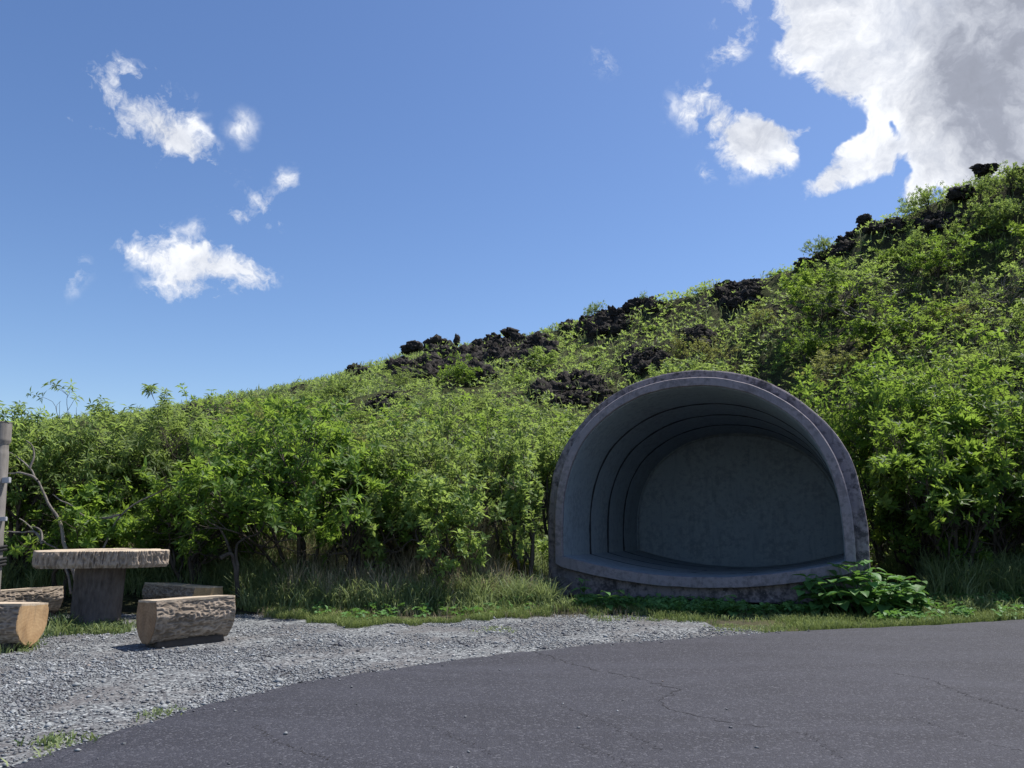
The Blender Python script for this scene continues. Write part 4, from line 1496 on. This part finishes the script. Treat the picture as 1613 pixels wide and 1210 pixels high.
# ------------------------------------------------------------------ log benches and table
def log_bench(name, loc, rz, L, W, H, label, seed, cutmat):
    """half log with a flat sawn top; local x = length"""
    r = thing(name, label, 'bench', loc, rz, 'split log benches round the slab table')
    nl, na = 190, 150
    x = np.linspace(-L / 2, L / 2, nl)
    f0 = math.radians(27)
    a = np.linspace(-f0, np.pi + f0, na)
    top = H
    bz = 0.03
    Rz = (top - 0.012 - bz) / (1 + math.sin(f0))
    cy = np.cos(a) * W / 2
    cz = bz + Rz - np.sin(a) * Rz
    WT = W * math.cos(f0)
    sec = np.stack([cy, cz], -1)
    d = norm(np.gradient(sec, axis=0))
    nr_ = np.stack([-d[:, 1], d[:, 0]], -1) * -1
    cen = sec.mean(0)
    flip = np.sign(np.sum(nr_ * (sec - cen), -1, keepdims=True))
    nr_ = nr_ * flip
    X_, A_ = np.meshgrid(x, np.arange(na), indexing='ij')
    arc = np.concatenate([[0], np.cumsum(np.linalg.norm(np.diff(sec, axis=0), axis=1))])
    AR = arc[A_.astype(int)]
    Pn = np.stack([X_.ravel() * 21, AR.ravel() * 66, np.zeros(X_.size)], -1)
    wob = fbm(np.stack([X_.ravel() * 16, AR.ravel() * 12, np.zeros(X_.size)], -1), 3, seed) - 0.5
    Pn[:, 1] += wob * 2.4
    rid = 1 - np.abs(fbm(Pn, 2, seed + 4, 0.4) - 0.5) * 4.2
    disp = rid * 0.012 + (fbm(Pn * 0.25, 2, seed + 7) - 0.5) * 0.04
    disp = disp.reshape(X_.shape)
    endf = 1 - 0.5 * np.clip((np.abs(X_) - (L / 2 - 0.015)) / 0.015, 0, 1)
    off = (disp - 0.012) * np.clip(np.minimum(A_, na - 1 - A_) / 4.0, 0, 1) * endf
    V = np.stack([X_, sec[A_.astype(int), 0] + nr_[A_.astype(int), 0] * off, sec[A_.astype(int), 1] + nr_[A_.astype(int), 1] * off], -1)
    me = mesh_np('bark', V.reshape(-1, 3), Q=grid_faces(nl, na), smooth=True, attrs={'relief': np.clip(0.25 + rid * 0.6, 0, 1)})
    obj('bark', me, M_LOGBARK, r)
    # sawn ends
    for sgn in (-1, 1):
        e = V[0 if sgn < 0 else -1]
        R1 = e.copy()
        R1[:, 0] += sgn * 0.002
        c0 = np.array([0, 0, (top + bz) / 2 + 0.05])
        R2 = np.c_[np.full(na, sgn * (L / 2 + 0.006)), sec]
        R2[:, 1:] = c0[1:] + (R2[:, 1:] - c0[1:]) * 0.955
        nk = 9
        rows = []
        for i in range(na // 2):
            for q in np.linspace(0, 1, nk):
                p_ = R2[i] * (1 - q) + R2[na - 1 - i] * q
                p_[0] += sgn * 0.003 * math.sin(q * 9 + i * 0.05)
                rows.append(p_)
        VV = np.concatenate([np.array(rows), R1, R2])
        nr0 = len(rows)
        Q1 = grid_faces(na // 2, nk)
        Q2 = np.array([[nr0 + i, nr0 + i + 1, nr0 + na + i + 1, nr0 + na + i] for i in range(na - 1)])
        obj('cut_end', mesh_np('cut_end', VV, Q=np.concatenate([Q1, Q2])), cutmat, r)
    # flat top
    xs = np.linspace(-L / 2 - 0.004, L / 2 + 0.004, 60)
    ys = np.linspace(-WT / 2, WT / 2, 16)
    XX, YY = np.meshgrid(xs, ys, indexing='ij')
    wv_ = (fbm(np.stack([XX.ravel() * 5, YY.ravel() * 5, XX.ravel() * 0], -1), 3, seed + 20) - 0.5).reshape(XX.shape)
    edge = (fbm(np.stack([XX.ravel() * 9, XX.ravel() * 0 + seed, XX.ravel() * 0], -1), 2, seed) - 0.5).reshape(XX.shape) * 0.02
    YY = YY * (1 + edge / W * 2)
    ZZ = top + wv_ * 0.012
    V1 = np.stack([XX, YY, ZZ], -1)
    rim = np.concatenate([V1[:, 0], V1[-1, 1:], V1[-2::-1, -1], V1[0, -2:0:-1]])
    low = rim.copy()
    low[:, 2] = top - 0.022
    nV = V1.size // 3
    Q1 = grid_faces(60, 16)
    nrim = len(rim)
    VV = np.concatenate([V1.reshape(-1, 3), rim, low])
    Q2 = np.array([[nV + i, nV + (i + 1) % nrim, nV + nrim + (i + 1) % nrim, nV + nrim + i] for i in range(nrim)])
    obj('seat_top', mesh_np('seat_top', VV, Q=np.concatenate([Q1, Q2])), M_TOP, r)
    # foot that carries the log
    fx = np.linspace(-L / 2 + 0.06, L / 2 - 0.06, 30)
    prof_ = [(-0.15, -0.03), (-0.13, 0.03), (-0.08, 0.075), (0.08, 0.075), (0.13, 0.03), (0.15, -0.03)]
    VV = []
    for i, xx in enumerate(fx):
        for (py, pz) in prof_:
            VV.append((xx + random.uniform(-0.005, 0.005), py * random.uniform(0.93, 1.07), pz))
    Q = grid_faces(30, 6, True)
    caps = [[0, 1, 2, 3], [0, 3, 4, 5]]
    o6 = 29 * 6
    caps += [[o6 + 3, o6 + 2, o6 + 1, o6], [o6 + 5, o6 + 4, o6 + 3, o6]]
    obj('support', mesh_np('support', np.array(VV), Q=np.concatenate([Q, np.array(caps)])), M_SUPPORT, r)
    r.rotation_euler = (-0.06, 0, rz)
    return r


D1 = math.radians(47)


def bench_at(u, v, L, rz, anchor, **kw):
    """anchor -1/+1: the pixel marks the foot of that end"""
    b = on_ground(u, v)
    c = b[:2] - anchor * L / 2 * np.array([math.cos(rz), math.sin(rz)])
    return log_bench('log_bench', (c[0], c[1], 0), rz, L, **kw)


bench_at(228, 1021, 0.73, math.radians(46), -1, W=0.44, H=0.41, label='split log bench front right of the table, its brown sawn end facing left', seed=1, cutmat=M_CUT_OLD)
bench_at(44, 1024, 1.1, math.radians(-5), 1, W=0.40, H=0.395, label='split log bench at the front left with a bright orange sawn end', seed=2, cutmat=M_CUT)
bench_at(324, 969, 1.1, math.radians(-35), 1, W=0.42, H=0.335, label='far right split log bench, mostly hidden behind the front right one', seed=3, cutmat=M_CUT)
bench_at(84, 970, 1.2, math.radians(55), 1, W=0.42, H=0.34, label='far left split log bench behind the bright-ended one', seed=4, cutmat=M_CUT_OLD)

# table
pb_ = on_ground(153, 990)
tc_ = pb_ * (1 + 0.26 / pb_[1]) - np.array([0.03, 0, 0])
table = thing('slab_table', 'round-edged wooden slab table with thick bark rim on one stout trunk post', 'table', tuple(tc_))
na, nz_ = 900, 30
th = np.linspace(0, 2 * np.pi, na, endpoint=False)


def slab_r(th):
    return 0.605 + 0.045 * np.cos(4 * th + 1.9) + 0.05 * np.cos(3 * th + 0.6) + 0.055 * np.abs(np.cos(3.5 * th + 0.4)) + 0.03 * np.cos(9 * th + 0.3) + 0.03 * np.cos(2 * th)


TZ, TT = 0.80, 0.175
rings_, rel_ = [], []
zz = np.linspace(TZ - TT, TZ - 0.004, nz_)
for z in zz:
    r0 = slab_r(th)
    Pn = np.stack([np.cos(th) * 16, np.sin(th) * 16, np.full(na, z * 7)], -1)
    rid = 1 - np.abs(fbm(Pn * 1.6, 3, 12, 0.5) - 0.5) * 4.0
    dsp = rid * 0.030 - 0.018
    rel_.append(np.clip(0.2 + rid * 0.65, 0, 1))
    dsp -= 0.02 * np.clip((TZ - TT + 0.03 - z) / 0.03, 0, 1)
    rings_.append(np.stack([np.cos(th) * (r0 + dsp), np.sin(th) * (r0 + dsp) * 0.8, np.full(na, z)], -1))
V = np.concatenate(rings_)
obj('bark_rim', mesh_np('bark_rim', V, Q=grid_faces(nz_, na, True), smooth=True, attrs={'relief': np.concatenate(rel_)}), M_LOGBARK, table)
top = rings_[-1]
R = [top]
for q in (0.99, 0.9, 0.7, 0.45, 0.2):
    p_ = top.copy()
    p_[:, :2] *= q
    p_[:, 2] = TZ + 0.002 + (fbm(np.c_[p_[:, :2] * 4, np.zeros(na)], 3, 33) - 0.5) * 0.012
    R.append(p_)
V = np.concatenate(R + [[[0, 0, TZ + 0.002]]])
T = np.array([[5 * na + i, 5 * na + (i + 1) % na, 6 * na] for i in range(na)])
obj('tabletop', mesh_np('tabletop', V, T, grid_faces(6, na, True)), M_TOP, table)
bot = rings_[0]
V = np.concatenate([bot, bot * [0.3, 0.3, 1]])
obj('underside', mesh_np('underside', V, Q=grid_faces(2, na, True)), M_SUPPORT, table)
na2, nz2 = 200, 60
th = np.linspace(0, 2 * np.pi, na2, endpoint=False)
rr = []
for z in np.linspace(-0.04, TZ - TT + 0.01, nz2):
    Pn = np.stack([np.cos(th) * 9, np.sin(th) * 9, np.full(na2, z * 3.5)], -1)
    rid = 1 - np.abs(fbm(Pn * 2.0, 3, 44, 0.5) - 0.5) * 3
    rad = 0.238 + 0.004 * z + 0.015 * math.exp(-max(z, 0) * 16) + rid * 0.014 + 0.012 * np.cos(2 * th + 1)
    rr.append(np.stack([np.cos(th) * rad + (0.02 * z), np.sin(th) * rad, np.full(na2, z)], -1))
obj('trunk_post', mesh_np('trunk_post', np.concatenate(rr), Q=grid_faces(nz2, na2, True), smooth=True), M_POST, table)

# ------------------------------------------------------------------ wooden post at the left edge
PY = 6.3
topp = at_depth(0, 665, PY)
pr = thing('wooden_post', 'weathered grey wooden post of a sign frame standing at the left edge', 'post', (topp[0] - 0.012 + 0.10, PY, 0))
pr.rotation_euler = (0, -0.052, 0)
ns, nzp = 28, 110
th = np.linspace(0, 2 * np.pi, ns, endpoint=False)
rr = []
Ht = topp[2]
for z in np.linspace(-0.05, Ht, nzp):
    s_ = np.sign(np.cos(th)) * np.abs(np.cos(th)) ** 0.75 * 0.082
    q_ = np.sign(np.sin(th)) * np.abs(np.sin(th)) ** 0.75 * 0.075
    nzv = fbm(np.stack([np.cos(th) * 4, np.sin(th) * 4, np.full(ns, z * 1.2)], -1), 3, 66) - 0.5
    k = 1 + nzv * 0.10
    k = k * (1.12 if z > Ht - 0.17 else 1.0) * (0.95 if Ht - 0.235 < z < Ht - 0.17 else 1.0)
    zj = z + (nzv * 0.09 if z >= Ht - 0.001 else 0)
    rr.append(np.stack([s_ * k, q_ * k, zj + 0 * th], -1))
V = np.concatenate(rr + [[[0, 0, Ht + 0.01]]])
T = np.array([[(nzp - 1) * ns + i, (nzp - 1) * ns + (i + 1) % ns, nzp * ns] for i in range(ns)])
obj('post', mesh_np('post', V, T, grid_faces(nzp, ns, True), smooth=True), M_DEAD, pr)


def box(x0, x1, y0, y1, z0, z1, b=0.004):
    import bmesh
    bm = bmesh.new()
    vs = [bm.verts.new(p) for p in ((x0, y0, z0), (x1, y0, z0), (x1, y1, z0), (x0, y1, z0), (x0, y0, z1), (x1, y0, z1), (x1, y1, z1), (x0, y1, z1))]
    for f in ((0, 3, 2, 1), (4, 5, 6, 7), (0, 1, 5, 4), (1, 2, 6, 5), (2, 3, 7, 6), (3, 0, 4, 7)):
        bm.faces.new([vs[i] for i in f])
    bmesh.ops.bevel(bm, geom=bm.edges[:], offset=b, segments=2, affect='EDGES')
    me = bpy.data.meshes.new('box')
    bm.to_mesh(me)
    bm.free()
    return me


def zpx(v):
    return at_depth(8, v, PY)[2]


obj('bracket', box(0.075, 0.135, -0.035, 0.0, zpx(762), zpx(753)), M_METAL, pr)
obj('bracket', box(0.06, 0.125, -0.03, 0.0, zpx(822), zpx(815)), M_METAL, pr)
obj('board', box(-0.03, 0.072, -0.115, -0.085, zpx(925), zpx(832)), M_BOARD, pr)
for vv in (862, 867, 881, 886, 891):
    tb = Tubes()
    a = np.linspace(0, 2 * np.pi, 33)
    tb.add(np.stack([np.cos(a) * 0.097, np.sin(a) * 0.128, zpx(vv) + 0.004 * np.sin(3 * a)], -1), np.full(33, 0.010), 7)
    obj('rope', tb.mesh('rope'), M_ROPE, pr)

# bare grey limbs of the far left shrub
LIMBS = [[(128, 935), (114, 890), (100, 850), (96, 826), (75, 790), (60, 757), (47, 738), (30, 722), (14, 712)], [(60, 757), (46, 748), (22, 745), (0, 746)], [(47, 738), (54, 720), (50, 702), (42, 695)],
         [(112, 935), (104, 895), (92, 868), (66, 853), (52, 835), (30, 818)], [(66, 853), (66, 835), (52, 830)], [(66, 857), (62, 842), (36, 838), (5, 839)], [(142, 942), (148, 905), (160, 870), (190, 812), (250, 775), (300, 748), (340, 722)],
         [(190, 812), (140, 815), (110, 795), (85, 780)], [(376, 942), (372, 905), (362, 868), (345, 832), (318, 812)], [(376, 942), (374, 905), (380, 850), (405, 842), (420, 820)], [(346, 880), (362, 872), (370, 905), (374, 930)]]
limb_root = thing('bare_branched_shrub', 'leafless crooked grey limbs rising in front of the left-hand shrubs behind the table', 'shrub', (*on_ground(120, 956)[:2], 0))
b0 = np.array(limb_root.location)
for i, L_ in enumerate(LIMBS):
    Y0 = 9.75 if i < 6 else 9.9
    P = catmull(np.array([at_depth(u, v, Y0 + 0.05 * k) for k, (u, v) in enumerate(L_)]), 24)
    P = P + (np.stack([vnoise(P * 9 + 3 * q, 8) for q in range(3)], -1) - 0.5) * 0.03 - b0
    tb = Tubes()
    tb.add(P, np.linspace(0.030 if i in (0, 8, 9, 10) else 0.016, 0.006, 24), 7)
    obj('limb', tb.mesh('limb'), M_LIMB if i < 8 else M_BRANCH, limb_root)


# light grass growing over the slope
def slope_grass():
    rs = np.random.default_rng(18)
    n = 42000
    u = rs.uniform(-0.72, 0.74, n)
    d = 13 + 62 * rs.random(n) ** 1.3
    x, y = u * d, d
    yc = np.interp(x, cr[:, 0], cr[:, 1])
    h = hill_h(x, y)
    nz = fbm(np.stack([x * 0.6, y * 0.6, x * 0], -1), 3, 191)
    k = (y < yc + 1.5) & (h > 0.1) & ((nz > 0.44) | ((y > 30) & (x < 4)))
    x, y, h, nz = x[k], y[k], h[k], nz[k]
    k = ~in_shelter(np.stack([x, y, h], -1), 0.2)
    x, y, h, nz = x[k], y[k], h[k], nz[k]
    L = (0.18 + 0.006 * y) * rs.uniform(0.6, 1.5, len(x))
    V, T, a = blades(np.stack([x, y, h - 0.03], -1), L, 0.003 + 0.00042 * y, 0.7, np.clip(rs.normal(0.65, 0.25, len(x)), 0, 1))
    tag(obj('slope_grass', mesh_np('slope_grass', V, T, attrs={'tint': a}), M_GRASS), kind='stuff')


slope_grass()
tt_ = sum(len(o.data.polygons) for o in scn.objects if o.type == 'MESH')
um = {o.data.name: len(o.data.polygons) for o in scn.objects if o.type == 'MESH'}
open('/tmp/polys.txt', 'w').write('%d unique %d shrubs %d' % (tt_, sum(um.values()), len(pts)))
